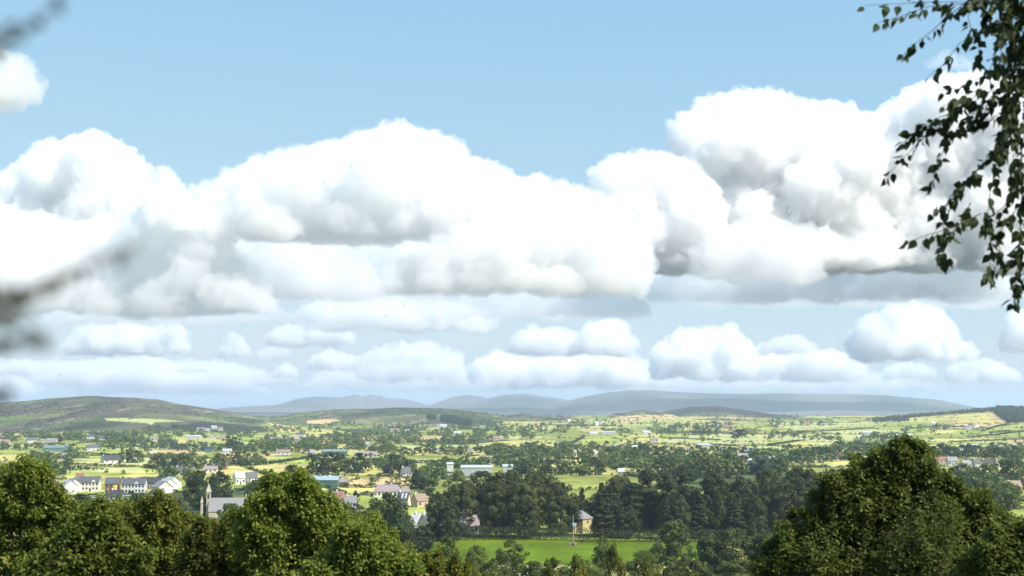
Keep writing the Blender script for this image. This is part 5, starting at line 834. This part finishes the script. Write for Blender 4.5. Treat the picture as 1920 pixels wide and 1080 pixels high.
small('pale flat cloud low above the left hill crest', [(-40,715),(30,708),(70,720)], 742, 39, 34000, rmax=12, dens=.003)
small('small pinkish puff row between the left hill and the tiny tilted puff', [(330,690),(365,680),(390,690)], 697, 40, 32000, rmax=8)
cloud('soft white cloud cut by the upper left edge', [(-90,110),(-30,95),(10,92),(35,110),(60,165)], 192, seed=41, rmax=34, D=5200, xs=1.1, dens=.008)
cloud('wispy scrap of cloud between the birch leaves and the huge cumulus', [(1740,110),(1770,95),(1800,100),(1830,115)], 130, seed=42, rmax=12, rmin=6, D=9500, dens=.002)

LAYER = dict(dens=.0016, veil=0, xs=2.6, hold=.5, detail=.6, group='thin layered cloud sheets along the foot of the bank', depth=2.5)
def layer(label, x0, x1, y0, y1, seed, D): return cloud(label, [(x0, y1 - 6), (x0 + (x1 - x0) * .2, y0 + 6), (x0 + (x1 - x0) * .5, y0), (x0 + (x1 - x0) * .8, y0 + 8), (x1, y1 - 5)], y1, seed=seed, D=D, rmax=20, rmin=8, **LAYER)
layer('thin cloud sheet at the foot of the bank on the far left', -100, 420, 500, 566, 51, 13500)
layer('thin cloud sheet crossing behind the left hand deck', 150, 700, 470, 530, 52, 14500)
layer('thin cloud sheet below the middle cumulus, just above the lens cloud', 480, 1010, 500, 562, 53, 13800)
layer('thin cloud sheet closing the gap between the middle and huge cumulus', 900, 1330, 480, 545, 54, 14200)
layer('thin cloud sheet under the long right hand base', 1300, 1900, 500, 572, 55, 13600)
layer('thin low cloud sheet above the flat cloud left of centre', 40, 480, 566, 604, 56, 18500)
layer('thin low cloud sheet beside the lens shaped cloud on its right', 840, 1220, 560, 592, 57, 18000)
layer('pale veil of cloud low over the left hill', -60, 560, 672, 716, 58, 36000)
layer('pale veil of cloud low over the jagged distant peaks', 560, 960, 680, 724, 59, 37000)
layer('pale veil of cloud low over the long flat mountain', 1180, 1760, 690, 728, 60, 37500)
# ---------------------------------------------------------------- the air between here and the mountains
hz = bpy.data.materials.new('haze_air'); hz.use_nodes = True; n = hz.node_tree; n.nodes.clear(); out = n.nodes.new('ShaderNodeOutputMaterial'); v = n.nodes.new('ShaderNodeVolumePrincipled'); n.links.new(v.outputs[0], out.inputs['Volume'])
v.inputs['Color'].default_value = (.63, .79, 1, 1); v.inputs['Density'].default_value = 6.2e-5; v.inputs['Anisotropy'].default_value = 0.0
x0, x1, y0, y1, z0, z1 = -21500, 21500, -21500, 21500, -130, 240
hv = [(x, y, z) for x in (x0, x1) for y in (y0, y1) for z in (z0, z1)]
me = bpy.data.meshes.new('haze'); me.from_pydata(hv, [], [(0,1,3,2),(4,6,7,5),(0,4,5,1),(2,3,7,6),(0,2,6,4),(1,5,7,3)]); me.materials.append(hz); tag(link('haze', me), 'thin bluish air lying over the plain', 'haze', kind='stuff')
